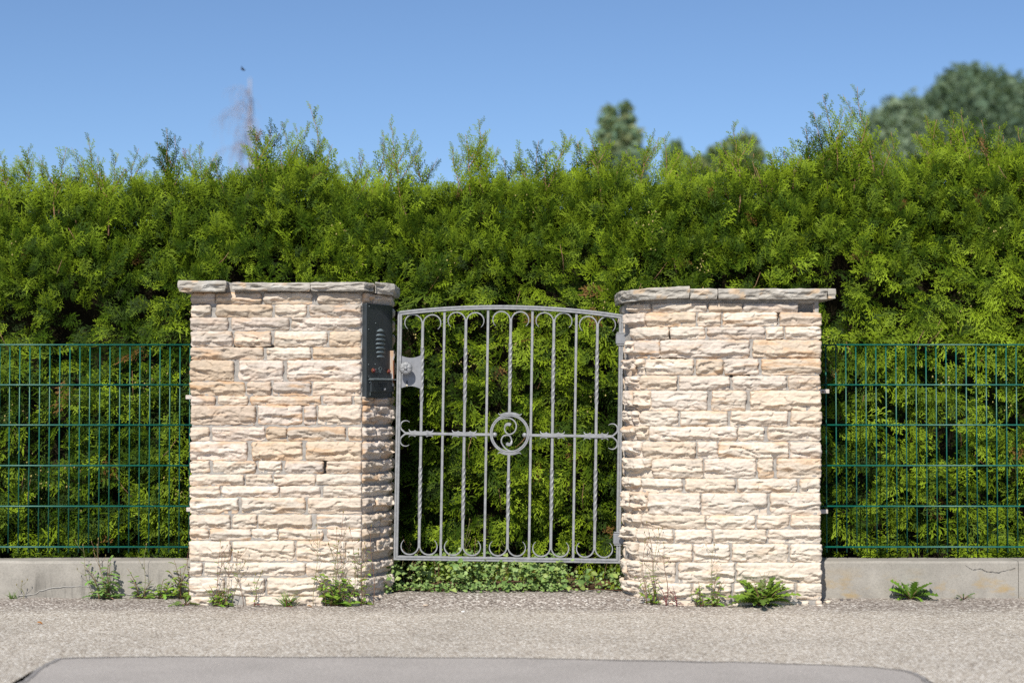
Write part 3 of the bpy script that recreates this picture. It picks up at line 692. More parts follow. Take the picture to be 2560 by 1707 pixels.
for s in (-1, 1):
    m = MB(); c = ((RC[0]+s*37.3)*S, -.002, CB*S); prof = [(6.2*S*math.sin(t), 6.2*S*math.cos(t)) for t in np.linspace(.02, math.pi-.02, 12)]
    m.lathe(prof, c, n=18); m.build('ball', M['zinc'], ringo, True)
    m = MB(); v = RC[1]+s*(RR+4.5)
    for q in (-1, 1):
        sweep(m, [(RC[0]+q*a, RC[1]+s*(RR+b)) for a, b in [(1,5.2),(8,4.6),(14,3.6),(18,2.4),(23,.6),(26.5,1.2),(29.5,4.6)]], rsec(2.2, .007), False, [1,1.1,1.2,.9,.8,.6,.22])
    m.build('ring_leaf', M['zinc'], ringo)
# lock
lk = []
for t in np.linspace(0, 1, 9): lk.append((12+t*50, 508-6*math.sin(math.pi*t)+t*3))
for t in np.linspace(1, 0, 9): lk.append((12+t*50, 428+6*math.sin(math.pi*t)-t*2))
m = MB(); m.prism([(a*S, b*S) for a, b in lk], -.006, .006); lock = m.build('lock_plate', M['zinc_dark'], gate)
def petal(r, h, g, i):
    k = abs(math.cos(3*g+math.pi/2)); gv = max(0, 1-k*3.0)
    f = 1-.05*gv if i > 2 else 1
    dimp = .006*gv*math.sin(math.pi*min(1, r/.033))+.0022*math.exp(-((k-.75)/.16)**2)*math.sin(math.pi*min(1, r/.033))
    return r*f, h-(dimp if i > 3 else 0)
m = MB(); kc = (24.0*S, 0, 477*S)
prof = [(.010,.006),(.010,.036),(.022,.040),(.031,.047),(.0325,.054),(.0305,.061),(.026,.066),(.020,.0685),(.014,.069),(.0095,.0685)]
m.lathe(prof, kc, n=84, mod=petal); m.lathe([(.0092,.066),(.0088,.071),(.006,.075),(.0005,.0765)], kc, n=18)
m.build('knob', M['zinc'], lock, True)
ky = 441*S; kx = 26*S
m = MB(); m.lathe([(.0085,.006),(.0085,.0085),(.0001,.0085)], (kx,0,ky+.006), n=18); m.box(kx-.005, kx+.005, -.0085, -.006, ky-.019, ky+.004, .001); m.build('lock_cylinder', M['zinc_dark'], lock)
m = MB(); m.lathe([(.0032,.0085),(.0032,.0095),(.0001,.0095)], (kx,0,ky+.008), n=10); m.box(kx-.001, kx+.001, -.0097, -.0085, ky-.004, ky+.006, 0); m.build('keyhole', M['black'], lock)
m = MB(); m.box(kx-.0042, kx+.0042, -.0105, -.0085, ky-.018, ky-.009, .001); m.build('key_slot', M['brass'], lock)
# hinges
for (v0, v1) in ((546, 571), (49, 74)):
    m = MB(); m.box((W-19)*S, (W+9)*S, -.021, .016, v0*S, v1*S, .002); hg = m.build('hinge', M['zinc_dark'], gate)
    for v in (v0-4, v1+1.2): m = MB(); m.box((W-17)*S, (W+2)*S, -.019, .016, v*S, (v+2.8)*S, .001); m.build('hinge_ring', M['zinc'], hg)
    for q in (.22, .8):
        m = MB(); m.lathe([(.0035,.021),(.0035,.024),(.0005,.025)], ((W+5)*S, 0, (v0+(v1-v0)*q)*S), n=10); m.build('bolt', M['zinc'], hg, True)
    m = MB(); m.box((W+9)*S, (W+24)*S, -.012, .006, (v0+2)*S, (v1-1)*S, .002); m.build('wall_plate', M['rust_dark'], hg)

# ------------------------------------------------------------------ wire mesh fences
def fence(name, px0, px1, label, wires, ydrop=0):
    root = empty(name, (X((px0+px1)/2, 0), 0, .2), label, 'fence', 'green wire mesh fences'); ox = root.location.x; oz = .2
    rows = [862, 962, 1062, 1163, 1264, 1365]
    for y in rows:
        for dy in (-.0075, .0075):
            m = MB(); z = Z(y, 0); m.tube([(X(px0,0)-ox, dy, z-oz), (X(px1,0)-ox, dy, z-oz)], .0039, 10); m.build('horizontal_wire', M['green'], root, True)
    for x in wires:
        m = MB(); m.tube([(X(x,0)-ox, 0, Z(1379,0)-oz), (X(x,0)-ox, 0, Z(861,0)-oz)], .0030, 8); m.build('vertical_wire', M['green'], root, True)
fence('wire_fence', -420, 492, 'green double wire mesh fence panel beside the letterbox pillar, below the hedge', [475-25.03*k for k in range(36)])
fence('wire_fence', 2040, 2980, 'green double wire mesh fence panel beside the pillar with the gate hinges', [2064.5+25.05*k for k in range(36)])

# ------------------------------------------------------------------ concrete plinth walls
def wall(x0, x1, label, mat, zt=.196):
    m = MB(); nX = max(2, int((x1-x0)/.03)); xsn = np.linspace(x0, x1, nX+1)
    prof = [(-.105,-.1),(-.105,zt-.012),(-.101,zt-.004),(-.093,zt),(.055,zt),(.06,zt-.006),(.06,-.1)]
    vs = []; k = len(prof)
    for x in xsn:
        for j, (y, z) in enumerate(prof): vs.append((x, y+(float(vn(x*9, z*12, 4))-.5)*.004, z+((float(vn(x*6, j, 9))-.5)*.004 if z > 0 else 0)))
    fs = [(i*k+j, (i+1)*k+j, (i+1)*k+(j+1)%k, i*k+(j+1)%k) for i in range(nX) for j in range(k)]+[tuple(range(k)), tuple(nX*k+j for j in range(k))[::-1]]
    m.add(vs, fs); return tag(m.build('concrete_wall', mat), label, 'low wall', 'low concrete walls below the fences')
lw = wall(X(-420,-.1), X(487,-.1), 'low grey concrete wall with pale lime trace and dark streaks, left of the gate', M['conc'])
rw = wall(X(2047,-.1), X(2539.5,-.1), 'low grey concrete wall with a dark crack and ochre lichen stains', M['conc_l'])
rw2 = wall(X(2541,-.1), X(3000,-.1), 'next concrete wall section beyond the vertical joint at the photo edge', M['conc_l'])
def line(parent, pts, wid, mat, name):
    m = MB(); P = []
    for i in range(len(pts)-1):
        a = Vector(pts[i]); b = Vector(pts[i+1])
        for k in range(6): p = a.lerp(b, k/6); p.y += random.uniform(-1,1)*1.0; P.append(p)
    P.append(Vector(pts[-1])); vs = []
    for i, p in enumerate(P):
        hwp = wid*(.35+.9*random.random())*(.4 if i in (0, len(P)-1) else 1)
        for s in (1, -1): q = at(p.x, p.y-s*hwp, -.109); vs.append((q.x, -.1085, q.z))
    m.add(vs, [(2*i, 2*i+1, 2*i+3, 2*i+2) for i in range(len(P)-1)]); m.build(name, mat, parent)
line(lw, [(44,1488),(88,1484),(98,1476),(140,1467),(200,1464),(236,1467)], 1.1, M['efflor'], 'lime_trace')
line(lw, [(300,1482),(335,1486),(395,1486)], 1.2, M['efflor'], 'lime_trace'); line(lw, [(415,1482),(430,1478),(445,1480)], 2.6, M['efflor'], 'lime_trace')
line(rw, [(2432,1424),(2452,1421),(2466,1428),(2498,1430),(2520,1424),(2539,1420)], .65, M['black'], 'crack')
line(rw, [(2412,1412),(2422,1418),(2432,1424)], .35, M['black'], 'crack')

# ------------------------------------------------------------------ hedge
def make_spray(seed, L=.15, nlat=11, droop=.5, narrow=1.0, W0=.0062):
    rg = random.Random(seed); segs = []
    ax = []; ang = 0; p = Vector((0,0)); n = 4
    for k in range(n+1):
        ax.append(p.copy()); ang += rg.uniform(-.14, .14); p = p+Vector((math.cos(ang), math.sin(ang)))*L/n
    for k in range(n): segs.append((ax[k], ax[k+1], W0*.9, 0))
    def on(t): f = t*n; i = min(n-1, int(f)); return ax[i].lerp(ax[i+1], f-i), (ax[i+1]-ax[i]).normalized()
    for k in range(nlat):
        t = .08+.86*k/nlat+rg.uniform(-.03, .03); o, d = on(t); s = 1 if k%2 else -1
        ll = L*narrow*(.50*(math.sin(math.pi*min(1, t*.75+.22))**.8)+.06)*rg.uniform(.6, 1.15)
        a = math.atan2(d.y, d.x)+s*rg.uniform(.6, .95); v = Vector((math.cos(a), math.sin(a))); bend = -s*rg.uniform(.15, .45); v2 = Vector((math.cos(a+bend), math.sin(a+bend)))
        mid = o+v*ll*.5; tip = mid+v2*ll*.5; segs.append((o, mid, W0, 1)); segs.append((mid, tip, W0, 2))
        ns = 1 if ll < .03 else 2 if ll < .045 else 3
        for q in range(ns):
            f = (q+.8)/(ns+.7); b = o.lerp(mid, f*2) if f < .5 else mid.lerp(tip, f*2-1); s2 = 1 if q%2 else -1
            a2 = math.atan2(v.y, v.x)+s2*rg.uniform(.55, .9); l2 = max(.014, ll*rg.uniform(.30, .46)); segs.append((b, b+Vector((math.cos(a2), math.sin(a2)))*l2, W0*.95, 2))
    V = []; Q = []; tipw = []
    for (a, b, w, lev) in segs:
        d = (b-a); nr = Vector((-d.y, d.x)).normalized(); k = len(V); c = rg.uniform(-.0015, .0015)
        for q in (a-d*.05, a.lerp(b, .6)+nr*w*.5, b, a.lerp(b, .6)-nr*w*.5):
            r2 = (q.x/L)**2; V.append((q.x, q.y, -droop*L*(.55*r2+1.2*(q.y/L)**2)+c)); tipw.append(min(1, .22*lev+.40*(q.x/L)+.35*abs(q.y)/L*2))
        tipw[k+2] = min(1, tipw[k+2]+.28)
        Q.append((k, k+1, k+2, k+3))
    return np.array(V), np.array(Q), np.array(tipw)
PROT = [make_spray(i, droop=(.15+.1*(i%6)), narrow=(1.0, .8, 1.15)[i%3]) for i in range(12)]+[make_spray(50+i, .15, 8, .05, .52, .0078) for i in range(4)]
def norm(a): return a/np.linalg.norm(a, axis=-1, keepdims=True)
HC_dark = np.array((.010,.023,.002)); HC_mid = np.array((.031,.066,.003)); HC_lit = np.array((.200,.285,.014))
class Foliage:
    def __init__(s): s.b = NB()
    def add(s, pos, ax, nr, sc, tone, shoot=False):
        ax = norm(ax); nr = norm(nr-ax*np.sum(ax*nr, -1, keepdims=True)); sd = np.cross(nr, ax)
        N_ = len(pos); which = RNG.integers(12, 16, size=N_) if shoot else RNG.integers(12, size=N_)
        for w in range(len(PROT)):
            i = np.where(which == w)[0]
            if not len(i): continue
            V, Q, tp = PROT[w]; nv = len(V)
            P = pos[i][:,None,:]+sc[i][:,None,None]*(V[None,:,0:1]*ax[i][:,None,:]+V[None,:,1:2]*sd[i][:,None,:]+V[None,:,2:3]*nr[i][:,None,:])
            QQ = (Q[None]+(np.arange(len(i))*nv)[:,None,None]).reshape(-1, 4)
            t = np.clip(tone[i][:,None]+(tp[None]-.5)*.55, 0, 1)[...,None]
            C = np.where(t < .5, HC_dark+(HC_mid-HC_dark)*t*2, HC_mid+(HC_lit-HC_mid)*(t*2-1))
            C = C*RNG.uniform(.85, 1.15, (len(i), 1, 1)); br = (RNG.random(len(i)) < .006)[:,None,None]; C = np.where(br, np.array((.16,.085,.025)), C)
            s.b.add(P.reshape(-1, 3), QQ, C.reshape(-1, 3))
TOPP = np.array([(-900,395),(-500,380),(-200,400),(0,440),(100,428),(250,452),(380,412),(500,432),(600,385),(720,388),(800,420),(880,425),(1000,430),(1100,412),(1170,438),(1250,420),(1350,385),(1450,425),(1520,400),(1600,420),(1690,400),(1780,415),(1850,370),(1950,345),(2020,375),(2060,400),(2150,355),(2250,360),(2352,365),(2600,370),(2900,380),(3400,370)], float)
YH = .30
TX = (TOPP[:,0]*1.0884-1280)*(YH+.15-CAMY)/F; TZ = CAMZ+(990-TOPP[:,1]*1.0884)*(YH+.15-CAMY)/F
def topz(x): return np.interp(x, TX, TZ)
def surf(x, z):
    c = fbm(x*3.4+20, z*3.4, 77, 2); c2 = vn(x*8.5+3, z*8.5, 78)
    c3 = vn(x*19+7, z*17, 79)
    return YH+(.5-c)*.09+(.5-c2)*.09+(.5-c3)*.07+.05*sstep(1.5, 2.1, z)
fo = Foliage()
XR = 3.75
# body of the front face: fans hang like shingles, facing out and up, tips down and sideways
def body(n, inset, tone0, zlo=.0, smin=.75, smax=1.3):
    x = RNG.uniform(-XR, XR, n); z = zlo+RNG.random(n)**.97*(topz(x)-.06-zlo); keep = RNG.random(n) < .30+1.0*sstep(.36, .62, .18*fbm(x*3.4+20, z*3.4, 77, 2)+.40*vn(x*8.5+3, z*8.5, 78)+.42*vn(x*19+7, z*17, 79))
    x, z = x[keep], z[keep]; n = len(x)
    y = surf(x, z)+inset+np.abs(RNG.normal(0, .05, n)); up = sstep(-.85, -.10, z-topz(x)+RNG.normal(0, .14, n))[:,None]
    s_ = RNG.normal(0, .85, n); o_ = np.abs(RNG.normal(.55, .4, n)); ax1 = np.stack([s_, -.62*o_, -.70*o_+RNG.normal(0, .35, n)], -1)
    nr1 = np.stack([RNG.normal(0, .38, n), -.72+RNG.normal(0, .25, n), .62+RNG.normal(0, .25, n)], -1)
    ax2 = np.stack([RNG.normal(0, .45, n), -.3+RNG.normal(0, .35, n), np.full(n, .85)], -1); nr2 = np.stack([RNG.normal(0, .6, n), -.8+RNG.normal(0, .3, n), .3+RNG.normal(0, .3, n)], -1)
    ax = ax1*(1-up)+ax2*up; nr = nr1*(1-up)+nr2*up
    sc = RNG.uniform(smin, smax, n)*(1-.38*up[:,0])
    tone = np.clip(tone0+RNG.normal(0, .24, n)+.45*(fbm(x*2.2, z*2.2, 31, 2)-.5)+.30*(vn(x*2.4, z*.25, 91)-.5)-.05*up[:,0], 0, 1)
    fo.add(np.stack([x, y, z], -1)-norm(ax)*.06*(1-up*.3), ax, nr, sc, tone)
body(8200, .0, .50, 0, .55, 1.0); body(2100, .12, .16, 0, .6, 1.1); body(1700, .26, .0, 0, 1.0, 1.6)  # deeper layers coloured darker, painting shade into the gaps
# crown: small upright sprays across the thickness of the hedge
def crown(n, lo, hi, d0, d1, t0=.46, smax=.85):
    x = RNG.uniform(-XR, XR, n); z = topz(x)+RNG.uniform(lo, hi, n)*RNG.uniform(.5, 1, n)+.08*(fbm(x*9, 0*x, 5, 2)-.5); y = surf(x, z)*.55+.45*YH+RNG.uniform(d0, d1, n)
    ax = np.stack([RNG.normal(0, .40, n), RNG.normal(-.22, .28, n), np.full(n, .85)], -1)
    nr = np.stack([RNG.normal(0, .5, n), -.8+RNG.normal(0, .4, n), RNG.normal(.35, .3, n)], -1)
    fo.add(np.stack([x, y, z-.05], -1), ax, nr, RNG.uniform(.42, smax, n), np.clip(t0+RNG.normal(0, .17, n), 0, 1))
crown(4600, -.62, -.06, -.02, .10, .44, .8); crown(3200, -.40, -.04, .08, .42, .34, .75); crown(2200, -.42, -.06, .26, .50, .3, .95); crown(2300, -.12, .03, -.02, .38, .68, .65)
body_back = 1600
x = RNG.uniform(-XR, XR, body_back); z = RNG.random(body_back)*(topz(x)-.1); y = YH+.75+RNG.normal(0, .05, body_back)
fo.add(np.stack([x, y, z], -1), np.stack([RNG.normal(0,.6,body_back), .8+0*x, RNG.normal(.1,.5,body_back)], -1), np.stack([RNG.normal(0,.4,body_back), 0*x+.5, .8+0*x], -1), RNG.uniform(1.2, 1.9, body_back), np.full(body_back, .4))
# leading shoots with their tips where the skyline has them (photo x, tip y)
SH = [(5,378),(75,372),(82,392),(160,368),(205,398),(222,340),(250,395),(300,385),(345,372),(410,322),(432,340),(470,372),(505,362),(545,400),(640,330),(672,308),(700,306),(772,258),(745,318),(800,350),(832,362),(905,385),(968,300),(955,330),(985,372),(1030,372),(1048,388),(1130,365),(1192,298),(1160,335),(1215,342),(1265,395),(1300,368),(1345,352),(1410,340),(1440,352),(1470,325),(1450,360),(1500,372),(1560,392),(1628,335),(1655,340),(1690,370),(1748,380),(1840,305),(1800,372),(1880,385),(1930,378),(1960,378),(2060,238),(2040,285),(2145,218),(2110,270),(2165,290),(2010,320),(2230,330),(2320,290),(2345,300),(2400,275),(2380,290),(2450,300),(2500,315),(2550,320),(2420,330)]
rg0 = random.Random(77)
for k in range(64):
    px_ = rg0.uniform(-40, 2600); SH.append((px_, 990-(float(topz(X(px_, YH+.15)))-1)*F/(YH+.15-CAMY)-rg0.choice((18, 28, 40, 55))))
stems_ = []; lp_ = []; la = []; ln = []; ls = []; lt = []
for i, (px, py) in enumerate(SH):
    rg = random.Random(900+i); Y = YH+rg.uniform(.05, .32); tip = at(px, py, Y); zb_ = float(topz(tip.x))-rg.uniform(.10, .22); Hh = tip.z-zb_
    if Hh < .12: zb_ = tip.z-.12; Hh = .12
    base = Vector((tip.x+rg.uniform(-.10, .10)*Hh/.4, Y+rg.uniform(-.03,.03), zb_)); ptsS = []
    for k in range(9):
        t = k/8; p = base.lerp(tip, t); p.x += math.sin(t*math.pi)*rg.uniform(-.008, .008)+.012*math.sin(t*5+i); p.y += .01*math.sin(t*4+i); ptsS.append(p)
    stm = MB(); stems_.append(('shoot_stem', stm)); stm.tube(ptsS, [max(.0010, .0040*(1-.82*k/8)*min(1.2, .6+Hh)) for k in range(9)], 6)
    nb_ = int(5+Hh*26); base_tone = rg.choice((.36, .62, .72, .8, .8))
    for q in range(nb_):
        t = .12+.86*(q/nb_); f = t*8; j = min(7, int(f)); p = ptsS[j].lerp(ptsS[j+1], f-j); az = q*2.4+rg.uniform(-.5, .5); el = rg.uniform(.80, 1.28)
        a = Vector((math.cos(az)*math.cos(el), math.sin(az)*math.cos(el)*.8, math.sin(el)))
        lp_.append(p); la.append(a); ln.append((rg.uniform(-.7,.7), -1+rg.uniform(-.5,.5), rg.uniform(-.3,.3))); ls.append((.40+.75*(1-t))*rg.uniform(.65, 1.05)); lt.append(base_tone+rg.uniform(-.1,.1))
    # side leaders
    for q in range(rg.randint(1, 3) if Hh > .3 else rg.randint(0, 1)):
        t = rg.uniform(.25, .6); f = t*8; j = int(f); p = ptsS[j].lerp(ptsS[j+1], f-j); ln_ = Hh*rg.uniform(.25, .45); az = rg.choice((0, math.pi))+rg.uniform(-.5, .5)
        d = Vector((math.cos(az)*.55, math.sin(az)*.3, .8)).normalized(); P2 = [p+d*ln_*k/5+Vector((0,0,.03*(k/5)**2)) for k in range(6)]
        stm.tube(P2, [.0022*(1-.7*k/5) for k in range(6)], 5)
        for k in range(4+int(ln_*22)):
            tt = .15+.85*k/(4+int(ln_*22)); pp = p+d*ln_*tt; az2 = k*2.4; a = (d*.8+Vector((math.cos(az2)*.5, math.sin(az2)*.3, .25))).normalized()
            lp_.append(pp); la.append(a); ln.append((rg.uniform(-.7,.7), -1, rg.uniform(-.4,.4))); ls.append(rg.uniform(.35,.6)*(1.15-.4*tt)); lt.append(base_tone+rg.uniform(-.1,.1))
fo.add(np.array([tuple(p) for p in lp_]), np.array([tuple(a) for a in la]), np.array(ln), np.array(ls), np.clip(np.array(lt), 0, 1), True)
# a few bare reddish twigs on the face
for i in range(60):
    x = random.uniform(-2.7, 2.7); stm = MB(); stems_.append(('bare_twig', stm)); z = random.uniform(.4, float(topz(x))-.02); y = float(surf(x, z))+random.uniform(-.03, .04); d = Vector((random.gauss(0,.5), -.25, random.uniform(.3, 1))).normalized()
    L = random.uniform(.05, .17); p = Vector((x, y, z)); stm.tube([p, p+d*L*.5, p+d*L+Vector((random.gauss(0,.01),0,.01))], [.0022,.0016,.0008], 5)
# pale seed cones
cn = NB()
cones_ = []
for i in range(46):
    cn = NB(); cones_.append(cn); x = random.uniform(-2.6, 2.6); z = random.uniform(.5, float(topz(x))-.05); y = float(surf(x, z))-.035
    for k in range(random.randint(4, 14)):
        p = np.array((x+random.gauss(0,.035), y+random.gauss(0,.02), z+random.gauss(0,.05))); r = random.uniform(.003, .0055); hgt = r*1.7
        Vc = np.array([(0,0,-hgt),(r,0,0),(0,r,0),(-r,0,0),(0,-r,0),(0,0,hgt)])@np.array(Matrix.Rotation(random.uniform(0,3), 3, 'X'))
        Qc = np.array([(0,2,1,1),(0,3,2,2),(0,4,3,3),(0,1,4,4),(5,1,2,2),(5,2,3,3),(5,3,4,4),(5,4,1,1)])[:, :3]
        cn.add(Vc+p, Qc, np.tile(np.array((.42,.36,.13))*random.uniform(.7,1.15), (6,1)))
hedge = empty('hedge', (0, YH+.35, 0), 'tall dense green thuja hedge with untrimmed feathery shoots on top', 'hedge')
def rel(o): o.parent = hedge; o.matrix_parent_inverse = Matrix.Translation(-Vector(hedge.location)); return o
rel(fo.b.build('foliage', M['hedge'])); 
for n_, b_ in stems_: rel(b_.build(n_, M['twig'], None, True))
for cn in cones_: rel(np_mesh('cone_cluster', np.vstack(cn.V), np.vstack(cn.Q), M['hedge'], None, np.vstack(cn.C)))
nX, nZ = 160, 60  # dark hull added inside the hedge to block sky and blacken gaps
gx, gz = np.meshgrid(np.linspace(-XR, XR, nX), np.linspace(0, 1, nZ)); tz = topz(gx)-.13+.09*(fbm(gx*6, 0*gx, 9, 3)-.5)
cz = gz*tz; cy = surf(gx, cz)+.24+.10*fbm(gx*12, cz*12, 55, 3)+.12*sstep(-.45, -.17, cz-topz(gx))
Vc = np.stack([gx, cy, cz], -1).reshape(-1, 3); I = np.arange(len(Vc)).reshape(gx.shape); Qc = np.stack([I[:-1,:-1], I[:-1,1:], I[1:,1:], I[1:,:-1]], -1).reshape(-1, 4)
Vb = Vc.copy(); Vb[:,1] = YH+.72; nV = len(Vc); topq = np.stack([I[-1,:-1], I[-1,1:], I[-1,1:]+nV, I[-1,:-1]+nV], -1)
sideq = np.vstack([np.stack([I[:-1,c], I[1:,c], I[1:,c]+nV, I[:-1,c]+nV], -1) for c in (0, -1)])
rel(np_mesh('dark_hull', np.vstack([Vc, Vb]), np.vstack([Qc, Qc[:, ::-1]+nV, topq, sideq]), M['inner']))

# ------------------------------------------------------------------ background trees
def leaf_cloud(centers, radii, n, size, cols, seed, squash=1.0):
    rg = np.random.default_rng(seed); w = np.array(radii)**2; w = w/w.sum(); k = rg.choice(len(centers), n, p=w)
    d = norm(rg.normal(size=(n, 3))); r = np.array(radii)[k]*(rg.random(n)**.45)*np.where(rg.random(n) < .38, rg.uniform(1, 1.9, n), 1); C = np.array(centers)[k]; p = C+d*r[:,None]*np.array((1,1,squash))
    a = norm(rg.normal(size=(n, 3))); b = norm(np.cross(a, rg.normal(size=(n, 3)))); s = size*rg.uniform(.6, 1.3, n)[:,None]
    V = np.stack([p-a*s, p+b*s*.5, p+a*s, p-b*s*.5], 1).reshape(-1, 3); Q = np.arange(4*n).reshape(-1, 4)
    c = np.array(cols)[rg.integers(len(cols), size=n)]*rg.uniform(.7, 1.25, (n, 1)); return V, Q, np.repeat(c, 4, 0)
def tree(name, px, pytop, dist, width_px, pybot, label, cols, seed, nclump=26, n=9000, size=.16, shape='round', lean=0, clumps=None):
    Y = CAMY+dist; base = at(px, 990, Y); base.z = 0; top = at(px, pytop, Y).z; bot = at(px, pybot, Y).z; wd = width_px*dist/F
    root = empty(name, base, label, 'tree', 'trees beyond the hedge'); rg = random.Random(seed)
    cs = []; rs = []
    for i in range(nclump):
        t = (i+.5)/nclump; z = bot+(top-bot)*t
        if shape == 'round': hwid = wd*.5*math.sqrt(max(.03, 1-(2*t-1)**2*.92)); r = wd*rg.uniform(.11, .2)
        elif shape == 'cone': hwid = wd*.5*(1.02-t)**.75; r = wd*rg.uniform(.08, .17)*(1.15-.6*t)
        a = rg.uniform(0, 6.28); q = math.sqrt(rg.random())*max(0, hwid-r*.6); cs.append((math.cos(a)*q+lean*t, math.sin(a)*q, min(z, top-r*.7))); rs.append(r)
    if clumps:
        cs = []; rs = []
        for (cx, cy, cr) in clumps: q = at(cx, cy, Y+rg.uniform(-1, 1)*wd*.15); cs.append((q.x-base.x, q.y-Y, q.z)); rs.append(cr*dist/F)
    V, Q, C = leaf_cloud(cs, rs, n, size, cols, seed); np_mesh('crown', V, Q, M['treeleaf'], root, C)
    m = MB(); hh = bot+(top-bot)*.8; m.tube([(lean*t*.8+.05*math.sin(t*7), 0, hh*t) for t in np.linspace(0, 1, 9)], [wd*.035*(1-.85*t)+.02 for t in np.linspace(0, 1, 9)], 8)
    for c in cs[::2]:
        z0 = max(.4, c[2]-.25*wd); p0 = Vector((0, 0, min(z0, hh*.95))); m.tube([p0, p0.lerp(Vector(c), .5)+Vector((0,0,.1)), Vector(c)], [wd*.012+.01, wd*.008+.006, .005], 5)
    m.build('trunk', M['bark'], root); return root
GR = [(.045,.07,.02),(.07,.095,.03),(.10,.105,.03)]
tree('leafy_tree', 1552, 262, 34, 150, 520, 'slender dark green tree with loose ragged crown behind the hedge above the gate', [(.20,.31,.21),(.24,.34,.22),(.30,.34,.18)], 3, 26, 5200, .09, clumps=[(1526,282,15),(1523,310,20),(1565,270,13),(1570,300,18),(1548,335,24),(1513,345,20),(1580,345,22),(1530,372,26),(1570,388,28),(1500,395,20),(1598,400,22),(1545,425,30),(1585,450,32),(1510,450,28)])  # crown colours of these trees are lightened in place of distance haze
tree('leafy_tree', 1692, 360, 36, 60, 480, 'small green treetop just showing over the hedge between the two middle trees', [(.18,.28,.17),(.22,.31,.18)], 9, 12, 3200, .09, clumps=[(1690,366,11),(1683,388,16),(1702,398,16),(1690,425,24)])
tree('leafy_tree', 1845, 352, 38, 150, 520, 'low rounded green treetop half hidden by the hedge, right of the gate', [(.19,.30,.18),(.28,.32,.13)], 5, 18, 6500, .10, clumps=[(1752,412,18),(1785,385,14),(1800,420,24),(1828,372,20),(1865,362,22),(1885,390,22),(1850,410,30),(1760,450,26),(1880,440,30),(1730,440,14)])
tree('willow_tree', 2262, 258, 46, 210, 620, 'grey green willow with rounded crown, left of the big dark tree', [(.22,.30,.21),(.27,.35,.24),(.18,.26,.18)], 7, 40, 22000, .11, clumps=[(2240,282,28),(2278,276,28),(2205,315,30),(2258,325,46),(2308,316,30),(2222,372,46),(2285,390,56),(2240,440,60),(2320,350,30)])
tree('willow_tree', 2490, 172, 50, 460, 640, 'largest dark green tree with broad crown at the right edge', [(.16,.235,.155),(.20,.275,.18),(.13,.20,.135)], 8, 60, 42000, .12, clumps=[(2425,186,20),(2395,205,28),(2455,214,34),(2365,232,28),(2510,232,40),(2340,262,30),(2555,262,44),(2412,262,56),(2480,285,66),(2330,300,30),(2375,320,52),(2440,360,80),(2545,345,76),(2620,330,80),(2640,420,80),(2350,380,50)])
# bare birch
D = 42; Y = CAMY+D; b0 = at(618, 990, Y); b0.z = 0; root = empty('birch_tree', b0, 'bare birch tree with pale trunk and drooping grey twigs', 'tree', 'trees beyond the hedge')
top = at(622, 196, Y).z; m = MB(); tw = MB(); rg = random.Random(4)
def trunk_x(z): return .10*math.sin(z*.5)+.02*z-.05
m.tube([(trunk_x(z), 0, z) for z in np.linspace(0, top, 24)], [.10*(1-.9*k/23)+.012 for k in range(24)], 8); m.build('trunk', M['birch'], root)
for i in range(46):
    z = top*(.45+.52*i/46); L = rg.uniform(.6, 1.15)*(1.0-.5*i/46); az = rg.uniform(0, 6.28); d = Vector((math.cos(az)*.75-.42, math.sin(az)*.8, 0)); p0 = Vector((trunk_x(z), 0, z)); P = [p0+d*L*t+Vector((0,0,L*(1.25*t-.95*t*t))) for t in np.linspace(0, 1, 7)]
    tw.tube(P, [.015*(1-.7*k/6) for k in range(7)], 5)
    for q in range(7):
        b = P[rg.randint(2, 6)]; ln_ = rg.uniform(.25, .9); dd = Vector((rg.gauss(-.03,.08), rg.gauss(0,.1), -ln_)); tw.tube([b, b+dd*.45+Vector((d.x*.12,0,.06)), b+dd+Vector((d.x*.1,0,0))], [.0075,.0055,.003], 4)
tw.build('twig', M['barktwig'], root)
# tiny flying insect, built at insect size not far behind the hedge
c = at(608, 175, 4.0); bd = empty('flying_insect', c, 'tiny dark winged speck in the sky above the bare birch', 'flying_insect', rot=(0, .35, 0))
m = MB(); m.tube([(-.022,0,0),(-.012,0,.001),(0,0,0),(.010,0,0),(.017,0,.001)], [.001,.0045,.0065,.005,.001], 8); m.build('body', M['insect'], bd, True)
for s in (-1, 1): m = MB(); m.add([(-.006,0,.003),(.008,0,.003),(-.012,s*.028,.016),(-.020,s*.022,.014),(-.006,0,.0045),(.008,0,.0045)], [(0,1,2,3),(4,5,2,3),(0,1,5,4),(0,4,3),(1,2,5)]); m.build('wing', M['insect'], bd)

